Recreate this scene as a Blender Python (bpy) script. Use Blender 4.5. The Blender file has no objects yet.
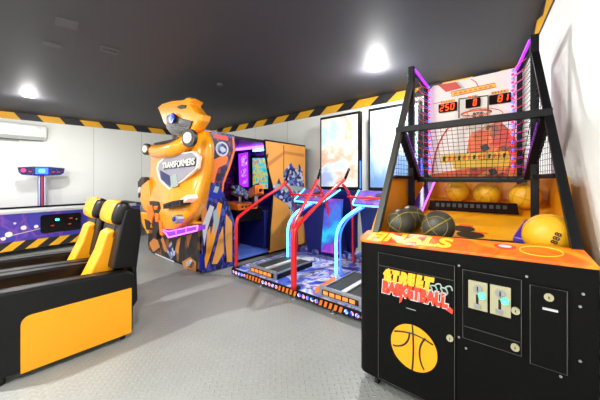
import bpy, bmesh, math, random
from mathutils import Vector, Matrix
random.seed(7)
C = bpy.context.scene.collection
PI = math.pi
f = 277.0; yaw = math.radians(40.4); EYE = 1.45; HY = 180.0
FW = Vector((-math.sin(yaw), math.cos(yaw), 0)); RT = Vector((math.cos(yaw), math.sin(yaw), 0))
def _ray(px, py): return FW + RT*((px-300)/f) + Vector((0, 0, (HY-py)/f))
O3 = Vector((0, 0, EYE))
def aty(px, py, y): r = _ray(px, py); return O3 + r*(y/r.y)
def atx(px, py, x): r = _ray(px, py); return O3 + r*(x/r.x)
def atz(px, py, z): r = _ray(px, py); return O3 + r*((z-EYE)/r.z)
V = Vector
H = 3.05

# ---------------------------------------------------------------- materials
def lin(c):
    if isinstance(c, str):
        c = [int(c[i:i+2], 16)/255 for i in (0, 2, 4)]
    return tuple((x/12.92 if x <= .04045 else ((x+.055)/1.055)**2.4) for x in c)+(1,)
M = {}
def mat(name, col, rough=.5, metal=0, emit=0, ecol=None, spec=.5, bump=None, coat=0):
    m = bpy.data.materials.new(name); m.use_nodes = True
    b = m.node_tree.nodes['Principled BSDF']; nt = m.node_tree
    b.inputs['Base Color'].default_value = lin(col)
    b.inputs['Roughness'].default_value = rough; b.inputs['Metallic'].default_value = metal
    b.inputs['Specular IOR Level'].default_value = spec; b.inputs['Coat Weight'].default_value = coat
    if emit:
        b.inputs['Emission Color'].default_value = lin(ecol or col); b.inputs['Emission Strength'].default_value = emit
    # a faint procedural variation keeps every surface from being perfectly flat
    n = nt.nodes.new('ShaderNodeTexNoise'); n.inputs['Scale'].default_value = bump[0] if bump else 30
    tc = nt.nodes.new('ShaderNodeTexCoord'); nt.links.new(tc.outputs['Object'], n.inputs['Vector'])
    if bump:
        bp = nt.nodes.new('ShaderNodeBump'); bp.inputs['Strength'].default_value = bump[1]; bp.inputs['Distance'].default_value = .01
        nt.links.new(n.outputs['Fac'], bp.inputs['Height']); nt.links.new(bp.outputs['Normal'], b.inputs['Normal'])
    else:
        mr = nt.nodes.new('ShaderNodeMapRange'); mr.inputs['To Min'].default_value = max(0, rough-.02); mr.inputs['To Max'].default_value = min(1, rough+.02)
        nt.links.new(n.outputs['Fac'], mr.inputs['Value']); nt.links.new(mr.outputs['Result'], b.inputs['Roughness'])
    M[name] = m; return m
def art(name, cols, scale=4, distort=2.0, rough=.3, emit=0, stretch=(1, 1, 1), rot=(0, 0, 0), kind='noise', const=True, coat=0, detail=3):
    """printed artwork: noise bands through a colour ramp"""
    m = bpy.data.materials.new(name); m.use_nodes = True; nt = m.node_tree; b = nt.nodes['Principled BSDF']
    tc = nt.nodes.new('ShaderNodeTexCoord'); mp = nt.nodes.new('ShaderNodeMapping')
    mp.inputs['Scale'].default_value = stretch; mp.inputs['Rotation'].default_value = rot
    nt.links.new(tc.outputs['Object'], mp.inputs['Vector'])
    if kind == 'noise':
        n = nt.nodes.new('ShaderNodeTexNoise'); n.inputs['Distortion'].default_value = distort; n.inputs['Detail'].default_value = detail; out = n.outputs['Fac']
    else:
        n = nt.nodes.new('ShaderNodeTexVoronoi'); out = n.outputs['Color']
    n.inputs['Scale'].default_value = scale; nt.links.new(mp.outputs['Vector'], n.inputs['Vector'])
    r = nt.nodes.new('ShaderNodeValToRGB'); r.color_ramp.interpolation = 'CONSTANT' if const else 'LINEAR'
    e = r.color_ramp.elements; lo, hi = (.3, .7) if kind == 'noise' else (0, 1)
    for i, c in enumerate(cols):
        p = 0 if i == 0 else lo+(hi-lo)*i/len(cols)
        if i < 2: e[i].position = p; e[i].color = lin(c)
        else: q = e.new(p); q.color = lin(c)
    nt.links.new(out, r.inputs['Fac']); nt.links.new(r.outputs['Color'], b.inputs['Base Color'])
    b.inputs['Roughness'].default_value = rough; b.inputs['Coat Weight'].default_value = coat
    if emit:
        nt.links.new(r.outputs['Color'], b.inputs['Emission Color']); b.inputs['Emission Strength'].default_value = emit
    M[name] = m; return m

mat('wall_paint', 'f1f3ef', .85, bump=(60, .05))
mat('seam', 'b9bbb8', .8)
mat('ceiling_paint', '3b3a40', .62, bump=(12, .08))
mat('ceiling_plate', '4a494f', .6)
mat('black_band', '1d1c20', .5)
mat('yellow_band', 'f2b21c', .5)
mat('white_plastic', 'eceeea', .35)
mat('grey_plastic', 'c3c6c4', .5)
mat('dark_slot', '30332f', .6)
mat('black_paint', '070707', .5, spec=.12, bump=(300, .02))
mat('black_metal', '0c0c10', .4, spec=.2)
mat('edge_grey', '4c4c46', .4)
mat('frame_grey', '44453f', .4, .3)
mat('vinyl_black', '0a0a0b', .38, spec=.3, bump=(25, .12))
mat('vinyl_yellow', 'f4a00a', .4, bump=(25, .08))
mat('panel_yellow', 'f0a20c', .35)
mat('rubber', '1a1a1c', .7)
mat('chrome', 'd8d8d4', .25, .9)
mat('steel', 'a9abae', .35, .7)
mat('pale_metal', 'b8b292', .35, .3)
mat('body_yellow', 'f8a010', .28, coat=.4)
mat('robot_dark', '2a2420', .4)
mat('pod_white', 'f0e4d4', .4)
mat('panel_orange', 'e8a04c', .35)
mat('tan_print', 'c88040', .4)
mat('red_paint', 'd8141c', .3, coat=.4)
mat('orange_plastic', 'f07818', .35)
mat('alley_yellow', 'f2a00c', .32, coat=.2)
mat('board_white', 'f6ece4', .4)
mat('board_orange', 'f2641c', .4)
mat('board_yellow', 'f5c52c', .4)
mat('finals_yellow', 'fcd23c', .5)
mat('board_red', 'd8361c', .4)
mat('ball_yellow', 'e6a816', .45, bump=(400, .1))
mat('ball_dark', '3c3b30', .45, bump=(400, .1))
mat('ball_seam', 'b08814', .6)
mat('ball_stripe', '8c7c28', .6)
mat('ink_black', '14110f', .4)
mat('logo_red', 'e8442c', .4)
mat('logo_yellow', 'f6b42a', .4)
mat('logo_grey', '9fb0a8', .4)
mat('purple_plastic', '4c1c94', .35)
mat('navy', '1a1c60', .3)
mat('deep_blue', '1a2a9c', .3)
mat('shield_glass', 'a09caa', .25, .2)
mat('floor_blue', '5878d8', .3)
mat('silver_print', 'c9ccd0', .4)
mat('net_cord', 'e6d8c4', .8)
mat('led_digit', 'ff5a28', .4, emit=1.6, ecol='ff4818')
mat('led_blue', '5080ff', .4, emit=4, ecol='3058ff')
mat('led_red', 'ff4060', .4, emit=2.2, ecol='ff2050')
mat('led_cyan', '60e8ff', .4, emit=3, ecol='58d8ff')
mat('streak_glow', 'd83060', .4, emit=.5, ecol='e02060')  # glowing colour for the reflected LED streaks
mat('neon_and_reflection', '7030a0', .4, emit=.5, ecol='a030e0')  # grille neon, also the purple reflections built as bars and streaks
mat('led_blue_tube', '4060ff', .4, emit=2, ecol='2860ff')
mat('led_purple', 'c048f0', .4, emit=1.2, ecol='a828f0')
mat('led_pink', 'f07cf4', .4, emit=1.8, ecol='e060f8')
mat('inner_purple', 'b060f0', .4, emit=9, ecol='a040f0')
mat('inner_cyan', '60d8f8', .4, emit=9, ecol='50c8f0')
mat('led_green', '60ffc0', .4, emit=1.0, ecol='30f0b0')
mat('led_orange', 'ff9040', .4, emit=1, ecol='ff6010')
mat('lamp_glow', 'ffffff', .4, emit=60, ecol='fffaf0')
mat('head_lamp', 'f8c0a8', .4, emit=.6, ecol='f8b090')
mat('display_dark', '1c0a08', .7, spec=.1)
mat('screen_off', '08080a', .15)
mat('glass_dark', '101018', .1)
art('screen_art', ['5a9ab8', 'b8d8d8', 'e8dcd0', 'e0a890', 'c8dce0', 'a0b0d8'], 1.5, .1, .25, emit=.3, const=False)
art('screen_blue', ['4868a0', '7898c0', '90b0d0', 'b0c4d8', '6088b8'], 1.2, .3, .25, emit=.25, const=False, stretch=(1, 1, .6))
art('screen_game', ['30b8c8', '50e0d0', 'c8e070', 'f0a848', '40a0e0'], 11, .3, .3, emit=.6)
art('art_side', ['1c1450', '2c2478', '140e30', '3c3490', '20205c', '5058b0', '181238', '2c48a8', '120c28', '46347c'], 24, kind='voronoi', stretch=(1, 1.6, .6), rot=(.6, 0, 0))
art('art_purple', ['20103c', '3c1c5c', '1a1030', '7c4468', '241640', '8c2838', '141028'], 13, kind='voronoi')
art('art_lower', ['18140f', '241a14', '15120f', '1a1512', '2c2420', '1c1714', '3c302a', '15120f', '8c5420', '181410'], 16, kind='voronoi', stretch=(1, 1, .5), rot=(0, .4, 0))
art('art_heroes', ['283c8c', '6a7cb8', '20245c', 'c0c4d8', '34489c', '141840'], 16, kind='voronoi')
art('art_hockey', ['3a2c98', '5040b4', '3448b8', '4c34a0', '7c50b8', '4a3cac'], 2.2, 1.0, .35, const=False)
art('art_deck', ['3a2c8c', '5a3ca0', '443098', '6848a8', '8858b0'], 5, .5, .3, const=False)
art('art_floor', ['2030a0', '5068d0', '3040b0', 'b8c8f0', '5040a8', 'd8e0f4', '4060c8', '2838a0'], 2.6, .4, .3, const=False)
art('art_console', ['2038a0', '30c0d8', '3078d0', '6038b8', 'c040b8', '5030b0'], 1.6, .3, .3, emit=.25, const=False, stretch=(1, 1, 1))
art('art_rocks', ['282858', '6c68a0', '444088', '30306c', '9c98c0'], 14, kind='voronoi')
art('art_ledge', ['f09014', 'ea6410', 'f09c18', 'ea7410', 'de4c14'], 2.6, 1.0, .4, const=False)
art('art_basket', ['e8581c', 'f08428', 'd84818', 'b83c1c', 'f0702c', '7c3014', 'f0a030'], 22, kind='voronoi')
art('art_alley', ['ee9a0c', 'f2a410', 'f4ac14', 'ea8e0a'], 1.5, .6, .3, const=False, coat=.2)
art('pink_print', ['c838d8', 'e8a0f0', '7820b0', 'f0c0f8'], 9, 1.2, .3, emit=1.0)
art('gun_art', ['303040', '6880c0', '20202c', '98a0a8', '2c48a8', 'c8b048'], 30, kind='voronoi')
art('led_blobs', ['1830c0', '3868f0', 'f08838', 'a0c8ff', '1020a0'], 12, 1, .3, emit=1.0)
art('score_art', ['0c1440', '183890', '081030', '182c70', '0c1848', '281428'], 9, .3, .3, emit=.5)

# tread plate floor
def floor_mat():
    m = bpy.data.materials.new('tread_plate'); m.use_nodes = True; nt = m.node_tree; b = nt.nodes['Principled BSDF']
    N = lambda t: nt.nodes.new(t); L = nt.links.new
    tc = N('ShaderNodeTexCoord'); mp = N('ShaderNodeMapping'); mp.inputs['Scale'].default_value = (24, 24, 24); mp.inputs['Rotation'].default_value = (0, 0, PI/4)
    L(tc.outputs['Object'], mp.inputs['Vector'])
    s = N('ShaderNodeSeparateXYZ'); L(mp.outputs['Vector'], s.inputs[0])
    def mth(op, a, b2=None, c=None):
        n = N('ShaderNodeMath'); n.operation = op
        for i, v in enumerate((a, b2, c)):
            if v is None: continue
            if isinstance(v, (int, float)): n.inputs[i].default_value = v
            else: L(v, n.inputs[i])
        return n.outputs[0]
    x, y = s.outputs['X'], s.outputs['Y']
    fx = mth('SUBTRACT', mth('FRACT', x), .5); fy = mth('SUBTRACT', mth('FRACT', y), .5)
    par = mth('FLOORED_MODULO', mth('ADD', mth('FLOOR', x), mth('FLOOR', y)), 2)
    d = mth('SUBTRACT', fy, fx)
    a = mth('MULTIPLY_ADD', par, d, fx); c = mth('SUBTRACT', fy, mth('MULTIPLY', par, d))
    e1 = mth('POWER', mth('DIVIDE', mth('ABSOLUTE', a), .46), 2); e2 = mth('POWER', mth('DIVIDE', mth('ABSOLUTE', c), .15), 2)
    hgt = mth('MAXIMUM', mth('SUBTRACT', 1, mth('ADD', e1, e2)), 0)
    bp = N('ShaderNodeBump'); bp.inputs['Strength'].default_value = .6; bp.inputs['Distance'].default_value = .006
    L(hgt, bp.inputs['Height']); L(bp.outputs['Normal'], b.inputs['Normal'])
    n = N('ShaderNodeTexNoise'); n.inputs['Scale'].default_value = .9; n.inputs['Detail'].default_value = 4
    L(tc.outputs['Object'], n.inputs['Vector'])
    r = N('ShaderNodeValToRGB'); r.color_ramp.elements[0].color = lin('858884'); r.color_ramp.elements[1].color = lin('949793')
    r.color_ramp.elements[0].position = .35; r.color_ramp.elements[1].position = .65
    L(n.outputs['Fac'], r.inputs['Fac']); L(r.outputs['Color'], b.inputs['Base Color'])
    b.inputs['Roughness'].default_value = .38
    M['floor'] = m
floor_mat()

# ---------------------------------------------------------------- mesh builder
class MB:
    def __init__(s): s.bm = bmesh.new(); s.mats = []
    def mi(s, m):
        if m not in s.mats: s.mats.append(m)
        return s.mats.index(m)
    def face(s, vs, m, smooth=False):
        try: fc = s.bm.faces.new(vs)
        except ValueError: return
        fc.material_index = s.mi(m); fc.smooth = smooth
    def poly(s, pts, m): s.face([s.bm.verts.new(p) for p in pts], m); return s
    def prism(s, pts, ext, m, m2=None):
        ext = V(ext); a = [s.bm.verts.new(p) for p in pts]; b = [s.bm.verts.new(V(p)+ext) for p in pts]
        s.face(a, m2 or m); s.face(list(reversed(b)), m)
        n = len(a)
        for i in range(n): s.face([a[i], b[i], b[(i+1) % n], a[(i+1) % n]], m)
        return s
    def box(s, x0, x1, y0, y1, z0, z1, m):
        return s.prism([(x0, y0, z0), (x1, y0, z0), (x1, y1, z0), (x0, y1, z0)], (0, 0, z1-z0), m)
    def tube(s, pts, r, m, n=8, cap=True, closed=False):
        pts = [V(p) for p in pts]; rings = []; up = None; N = len(pts)
        for i, p in enumerate(pts):
            if closed: t = pts[(i+1) % N]-pts[i-1]
            else: t = (pts[min(i+1, N-1)]-pts[max(i-1, 0)])
            t.normalize()
            if up is None: up = t.orthogonal().normalized()
            up = (up-t*up.dot(t)).normalized(); bn = t.cross(up)
            rr = r[i] if isinstance(r, (list, tuple)) else r
            rings.append([s.bm.verts.new(p+(up*math.cos(2*PI*k/n)+bn*math.sin(2*PI*k/n))*rr) for k in range(n)])
        for i in range(N if closed else N-1):
            A, B = rings[i], rings[(i+1) % N]
            for k in range(n): s.face([A[k], A[(k+1) % n], B[(k+1) % n], B[k]], m, True)
        if cap and not closed: s.face(list(reversed(rings[0])), m); s.face(rings[-1], m)
        return s
    def cyl(s, a, b, r, m, n=20): return s.tube([a, b], r, m, n)
    def sphere(s, c, r, m, seg=20, sc=(1, 1, 1)):
        c = V(c); nv = seg//2; rows = []
        for i in range(1, nv):
            th = PI*i/nv
            rows.append([s.bm.verts.new(c+V((r*sc[0]*math.sin(th)*math.cos(2*PI*k/seg), r*sc[1]*math.sin(th)*math.sin(2*PI*k/seg), r*sc[2]*math.cos(th)))) for k in range(seg)])
        t = s.bm.verts.new(c+V((0, 0, r*sc[2]))); bt = s.bm.verts.new(c-V((0, 0, r*sc[2])))
        for k in range(seg):
            s.face([t, rows[0][k], rows[0][(k+1) % seg]], m, True); s.face([bt, rows[-1][(k+1) % seg], rows[-1][k]], m, True)
            for i in range(len(rows)-1): s.face([rows[i][k], rows[i+1][k], rows[i+1][(k+1) % seg], rows[i][(k+1) % seg]], m, True)
        return s
    def disc(s, c, nrm, r, t, m, n=28, ry=None, up=None):
        """elliptical disc of thickness t"""
        nrm = V(nrm).normalized(); a = V(up).normalized() if up else nrm.orthogonal().normalized(); b = nrm.cross(a)
        ry = ry or r
        return s.prism([V(c)+a*ry*math.cos(2*PI*k/n)+b*r*math.sin(2*PI*k/n) for k in range(n)], nrm*t, m)
    def grid(s, rows, m, smooth=True, closed=False):
        vs = [[s.bm.verts.new(p) for p in r] for r in rows]
        for i in range(len(vs)-1):
            n = len(vs[i])
            for k in range(n if closed else n-1): s.face([vs[i][k], vs[i][(k+1) % n], vs[i+1][(k+1) % n], vs[i+1][k]], m, smooth)
        return vs
    def text(s, txt, size, o, right, up, m, ext=.002, bold=0, shear=0, align='CENTER', sx=1, m2=None):
        cu = bpy.data.curves.new('t', 'FONT'); cu.body = txt; cu.size = size; cu.extrude = ext; cu.align_x = align; cu.offset = bold; cu.resolution_u = 3; cu.shear = shear
        ob = bpy.data.objects.new('t', cu); C.objects.link(ob); bpy.context.view_layer.update()
        me = ob.evaluated_get(bpy.context.evaluated_depsgraph_get()).to_mesh()
        right = V(right).normalized(); up = V(up).normalized(); nr = right.cross(up)
        idx = s.mi(m); vs = [s.bm.verts.new(V(o)+right*v.co.x*sx+up*v.co.y+nr*(v.co.z+ext)) for v in me.vertices]
        for p in me.polygons:
            try: fc = s.bm.faces.new([vs[i] for i in p.vertices]); fc.material_index = idx
            except ValueError: pass
        bpy.data.objects.remove(ob); bpy.data.curves.remove(cu); return s
    def build(s, name, parent=None, label=None, bevel=0, subsurf=0, fix=True, solid=0, seg=2):
        org = V((0, 0, 0)); p = parent
        while p: org += p.location; p = p.parent
        if parent is None: org = V((0, 0, 0))
        if fix: bmesh.ops.recalc_face_normals(s.bm, faces=s.bm.faces)
        for v in s.bm.verts: v.co -= org
        me = bpy.data.meshes.new(name); s.bm.to_mesh(me); s.bm.free()
        for m in s.mats: me.materials.append(M[m])
        o = bpy.data.objects.new(name, me); C.objects.link(o); o.parent = parent
        if label: o['label'] = label
        if solid: md = o.modifiers.new('s', 'SOLIDIFY'); md.thickness = solid
        if bevel: md = o.modifiers.new('b', 'BEVEL'); md.width = bevel; md.segments = seg; md.limit_method = 'ANGLE'; md.harden_normals = False
        if subsurf: md = o.modifiers.new('u', 'SUBSURF'); md.levels = subsurf; md.render_levels = subsurf
        return o
def thing(name, loc, label, cat, group=None):
    o = bpy.data.objects.new(name, None); C.objects.link(o); o.location = loc; o.empty_display_size = .2
    o['label'] = label; o['category'] = cat
    if group: o['group'] = group
    bpy.context.view_layer.update(); return o
def tag(o, label, cat, group=None):
    o['label'] = label; o['category'] = cat
    if group: o['group'] = group
    # move the origin to the base of the thing
    cs = [v.co for v in o.data.vertices]; c = V(((min(v.x for v in cs)+max(v.x for v in cs))/2, (min(v.y for v in cs)+max(v.y for v in cs))/2, min(v.z for v in cs)))
    for v in o.data.vertices: v.co -= c
    o.location = c; return o
def struct(o): o['kind'] = 'structure'; return o
def copy_tree(o, parent=None):
    c = o.copy(); C.objects.link(c); c.parent = parent
    for ch in list(o.children): copy_tree(ch, c)
    return c
X_, Y_, Z_ = V((1, 0, 0)), V((0, 1, 0)), V((0, 0, 1))
def arc(c, r, a0, a1, n, ax, ay):
    return [V(c)+ax*r*math.cos(a0+(a1-a0)*i/n)+ay*r*math.sin(a0+(a1-a0)*i/n) for i in range(n+1)]
def smooth_path(pts, n=6):
    P = [V(p) for p in pts]; out = []
    for i in range(len(P)-1):
        p0 = P[max(i-1, 0)]; p1 = P[i]; p2 = P[i+1]; p3 = P[min(i+2, len(P)-1)]
        for k in range(n):
            t = k/n
            out.append(.5*((2*p1)+(p2-p0)*t+(2*p0-5*p1+4*p2-p3)*t*t+(3*p1-p0-3*p2+p3)*t**3))
    out.append(P[-1]); return out

# ---------------------------------------------------------------- room
YB = 4.97
def lw(y): return -9.455+.146*y        # left wall
def rw(y): return .55-.1437*y          # right wall
YF = -2.6
b = MB(); b.prism([(lw(YF)-.1, YF-.1, -.1), (rw(YF)+.1, YF-.1, -.1), (rw(YB)+.1, YB+.1, -.1), (lw(YB)-.1, YB+.1, -.1)], (0, 0, .1), 'floor'); struct(b.build('floor'))
b = MB(); b.prism([(lw(YF)-.1, YF-.1, H), (rw(YF)+.1, YF-.1, H), (rw(YB)+.1, YB+.1, H), (lw(YB)-.1, YB+.1, H)], (0, 0, .1), 'ceiling_paint'); struct(b.build('ceiling'))
def wall(name, p, q, out, seams=()):
    b = MB(); p = V((*p, 0)); q = V((*q, 0)); out = V(out); d = (q-p).normalized()
    b.prism([p, q, q+out, p+out], (0, 0, H), 'wall_paint')
    for s in seams:
        c = p+d*s; b.prism([c-d*.004-out*.02, c+d*.004-out*.02, c+d*.004, c-d*.004], (0, 0, H-.1), 'seam')
    return struct(b.build(name))
wall('wall_left', (lw(YF), YF), (lw(YB), YB), (-.1, 0, 0), seams=[2.4, 4.75, 5.9])
wall('wall_back', (lw(YB), YB), (rw(YB), YB), (0, .1, 0), seams=[2.9, 4.1, 6.5])
wall('wall_right', (rw(YF), YF), (rw(YB), YB), (.1, 0, 0), seams=[2.2, 3.4, 4.6])
wall('wall_front', (lw(YF), YF), (rw(YF), YF), (0, -.1, 0))
# hazard band under the ceiling
def band(name, p, q, nrm, segs, lean):
    p = V((*p, 0)); q = V((*q, 0)); d = (q-p).normalized(); L = (q-p).length; n = V(nrm); zb = 2.885; t = .012
    b = MB(); a = p+Z_*zb; b.prism([a, a+d*L, a+d*L+Z_*(H-zb), a+Z_*(H-zb)], n*t, 'black_band')
    for s0, s1 in segs:
        l = lean
        pts = [a+d*s0+n*t, a+d*s1+n*t, a+d*(s1+l)+Z_*.155+n*t, a+d*(s0+l)+Z_*.155+n*t]
        b.prism(pts, n*.003, 'yellow_band')
    return struct(b.build(name))
x0 = lw(YB)
band('trim_1', (x0, YB), (rw(YB), YB), (0, -1, 0), [(-7.46-x0+.765*k, -7.04-x0+.765*k) for k in range(-1, 11)], .19)
p0 = V((lw(YF), YF)); band('trim_2', (lw(YF), YF), (lw(YB), YB), (1, 0, 0), [((.31-YF)*1.0107+.81*k, (.72-YF)*1.0107+.81*k) for k in range(-4, 6)], -.12)
# right wall: one long yellow piece with a torn, zig-zag start
b = MB()
def rp(y, z, o=0): return V((rw(y)-.002-o, y, z))
b.prism([rp(YF, 2.885), rp(YB, 2.885), rp(YB, H), rp(YF, H)], (-.012, 0, 0), 'black_band')
b.prism([rp(3.9, 2.887, .012), rp(3.65, 3.045, .012), rp(3.35, 2.95, .012), rp(3.15, 3.04, .012), rp(2.4, 3.045, .012), rp(2.2, 2.887, .012)], (-.003, 0, 0), 'yellow_band')
b.prism([rp(1.8, 2.887, .012), rp(1.6, 3.045, .012), rp(1.2, 3.045, .012), rp(1.4, 2.887, .012)], (-.003, 0, 0), 'yellow_band')
struct(b.build('trim_3'))

# ---------------------------------------------------------------- ceiling fittings
def downlight(x, y, label, power):
    t = thing('ceiling_light', (x, y, H-.012), label, 'ceiling light', 'round recessed ceiling lights')
    b = MB(); n = 32
    o = [V((x+.10*math.cos(2*PI*k/n), y+.10*math.sin(2*PI*k/n), H-.001)) for k in range(n)]
    o2 = [V((x+.095*math.cos(2*PI*k/n), y+.095*math.sin(2*PI*k/n), H-.012)) for k in range(n)]
    i = [V((x+.08*math.cos(2*PI*k/n), y+.08*math.sin(2*PI*k/n), H-.012)) for k in range(n)]
    i2 = [V((x+.075*math.cos(2*PI*k/n), y+.075*math.sin(2*PI*k/n), H-.004)) for k in range(n)]
    b.grid([o, o2, i, i2], 'white_plastic', closed=True); b.build('trim_ring', t)
    b = MB(); b.disc((x, y, H-.006), (0, 0, 1), .076, .003, 'lamp_glow'); b.build('diffuser', t)
    l = bpy.data.lights.new('lamp', 'AREA'); l.shape = 'DISK'; l.size = .16; l.energy = power*.55; l.color = (1, .985, .96); l.spread = PI
    lo = bpy.data.objects.new('lamp', l); C.objects.link(lo); lo.location = (x, y, H-.02)
    l = bpy.data.lights.new('lamp', 'POINT'); l.shadow_soft_size = .07; l.energy = power*.5; l.color = (1, .985, .96)
    lo = bpy.data.objects.new('lamp', l); C.objects.link(lo); lo.location = (x, y, H-.14)
for x, y, s, pw in [(-1.74, 3.72, 'round ceiling light above the basketball machine and screens', 105),
                (-7.35, .67, 'round ceiling light above the air hockey table', 58),
                (-1.2, .3, 'added ceiling light outside the picture, over the camera', 75), (-1.0, -1.7, 'added ceiling light outside the picture, behind the camera', 85),
                (-3.6, -1.2, 'added ceiling light outside the picture, left of the camera', 240), (-6.3, -1.7, 'added ceiling light outside the picture, far left', 85)]:  # out-of-view lights are added to even out the room light
    downlight(x, y, s, pw)
def plate(name, pts, label, cat, hole=False):
    c = sum(pts, V())/4; b = MB(); b.prism(pts, (0, 0, -.008), 'ceiling_plate')
    if hole:
        for k in (-.3, 0, .3):
            q = [c+(p-c)*.25+(pts[1]-pts[0])*k*.9+V((0, 0, -.008)) for p in pts]; b.prism(q, (0, 0, -.003), 'dark_slot')
    return tag(b.build(name), label, cat)
plate('ceiling_hatch', [atz(56, 16, H), atz(79, 22, H), atz(77, 30, H), atz(55, 24, H)], 'larger grey blank plate on the black ceiling, nearest of the three', 'ceiling plate')
plate('ceiling_hatch', [atz(44, 41, H), atz(62, 45, H), atz(61, 48, H), atz(43, 44, H)], 'narrow grey plate on the black ceiling, left of the slotted vent', 'ceiling plate')
plate('ceiling_vent', [atz(101, 45, H), atz(120, 50, H), atz(117, 55, H), atz(100, 50, H)], 'grey vent with three dark slots on the black ceiling', 'vent', True)
c = atz(220, 84, H); b = MB(); b.disc(c-Z_*.03, (0, 0, 1), .05, .03, 'ceiling_plate'); b.disc(c-Z_*.045, (0, 0, 1), .025, .015, 'dark_slot')
tag(b.build('smoke_detector'), 'small round grey detector on the black ceiling above the shooting machine', 'smoke detector')

# ---------------------------------------------------------------- air conditioner
xw = -9.385
t = thing('air_conditioner', (xw+.1, .7, 2.41), 'white wall-mounted air conditioner under the striped band', 'air conditioner')
b = MB()
prof = [(0, 2.44), (.12, 2.42), (.20, 2.47), (.225, 2.60), (.22, 2.74), (.18, 2.79), (0, 2.79)]
b.prism([(xw+.02+a, .05, z) for a, z in prof], (0, 1.1, 0), 'white_plastic'); b.build('housing', t, bevel=.012)
b = MB(); b.prism([(xw+.15, .09, 2.425), (xw+.235, .09, 2.49), (xw+.243, .09, 2.482), (xw+.165, .09, 2.412)], (0, 1.02, 0), 'grey_plastic')
b.build('louvre', t)
b = MB(); b.box(xw+.05, xw+.16, .1, 1.1, 2.405, 2.425, 'dark_slot'); b.build('air_outlet', t)
b = MB(); b.box(xw+.243, xw+.247, .98, 1.05, 2.70, 2.715, 'grey_plastic'); b.build('badge', t)
b = MB(); b.box(xw+.0, xw+.045, 1.17, 1.30, 2.56, 2.83, 'grey_plastic'); b.box(xw, xw+.03, .1, 1.3, 2.36, 2.44, 'grey_plastic'); b.build('pipe_cover', t, bevel=.006)

# ---------------------------------------------------------------- air hockey table
t = thing('air_hockey_table', (-8.2, 1.2, 0), 'purple air hockey table with sparkle print and black-and-yellow lower stripes', 'air hockey table')
XN = -7.62; XF = -8.72; Y0 = -.45; Y1 = 2.75
def hk(y): return XN-.10*(y-1)*.6
def slab(z0, z1, dx0, dx1, m, y0=Y0, y1=Y1, b=None):
    b = b or MB(); b.prism([(hk(y0)+dx0, y0, z0), (hk(y1)+dx0, y1, z0), (hk(y1)+dx1, y1, z0), (hk(y0)+dx1, y0, z0)], (0, 0, z1-z0), m); return b
b = slab(.27, .80, 0, -1.08, 'art_hockey'); 
for (y, z, r) in [(.42, .42, .03), (.62, .52, .025), (.95, .60, .035), (.8, .52, .02), (1.1, .50, .02), (1.05, .62, .015), (.35, .35, .02), (2.3, .5, .03), (2.45, .6, .02), (.5, .62, .012), (2.15, .42, .03)]:
    b.disc((hk(y)+.0, y, z), (1, -.06, 0), r*1.7, .006, 'led_pink' if r > .03 else 'pod_white', 12)
b.prism([(hk(.2)+.001, .2, .34), (hk(1.3)+.001, 1.3, .55), (hk(1.3)+.001, 1.3, .558), (hk(.2)+.001, .2, .352)], (.004, 0, 0), 'pod_white')
b.build('cabinet', t)
b = slab(.10, .27, 0, -1.08, 'black_band')
k = Y0+.05
while k < Y1-.3:
    b.prism([(hk(k)+.001, k, .101), (hk(k+.17)+.001, k+.17, .101), (hk(k+.36)+.001, k+.36, .269), (hk(k+.19)+.001, k+.19, .269)], (.004, 0, 0), 'yellow_band'); k += .345
b.build('base_band', t)
b = slab(.80, .86, .02, -.08, 'silver_print'); slab(.80, .86, -1.02, -1.10, 'black_metal', b=b); slab(.80, .86, 0, -1.08, 'black_metal', Y0-.02, Y0+.06, b); slab(.80, .88, .02, -1.1, 'black_metal', Y1-.10, Y1+.02, b)
b.build('rim', t, bevel=.012)
b = slab(.81, .82, -.08, -1.02, 'white_plastic', Y0+.06, Y1-.1); b.build('playfield', t)
def rr(y0, y1, z0, z1, r, dx):
    pts = []
    for cy, cz, a in ((y1-r, z1-r, 0), (y0+r, z1-r, PI/2), (y0+r, z0+r, PI), (y1-r, z0+r, 1.5*PI)):
        for i in range(5): q = a+PI/2*i/4; y = cy+r*math.cos(q); pts.append((hk(y)+dx, y, cz+r*math.sin(q)))
    return pts
s = MB().prism(rr(.86, 1.52, .37, .74, .05, .001), (.02, 0, 0), 'screen_off').build('score_panel', t)
MB().text('00', .07, (hk(1.1)+.022, 1.12, .60), Y_, Z_, 'led_cyan', .001).build('digits', s)
for y, z in ((1.02, .5), (1.3, .5), (1.32, .62)): MB().box(hk(y)+.021, hk(y)+.024, y, y+.05, z, z+.02, 'board_red').build('indicator', s)
MB().cyl((hk(1.44)+.02, 1.44, .60), (hk(1.44)+.03, 1.44, .60), .015, 'chrome', 12).build('lock', s)
for y in (0.0, 2.3):
    for dx in (-.15, -.95): MB().box(hk(y)+dx-.06, hk(y)+dx+.06, y-.06, y+.06, 0, .10, 'black_metal').build('leg', t)
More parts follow.
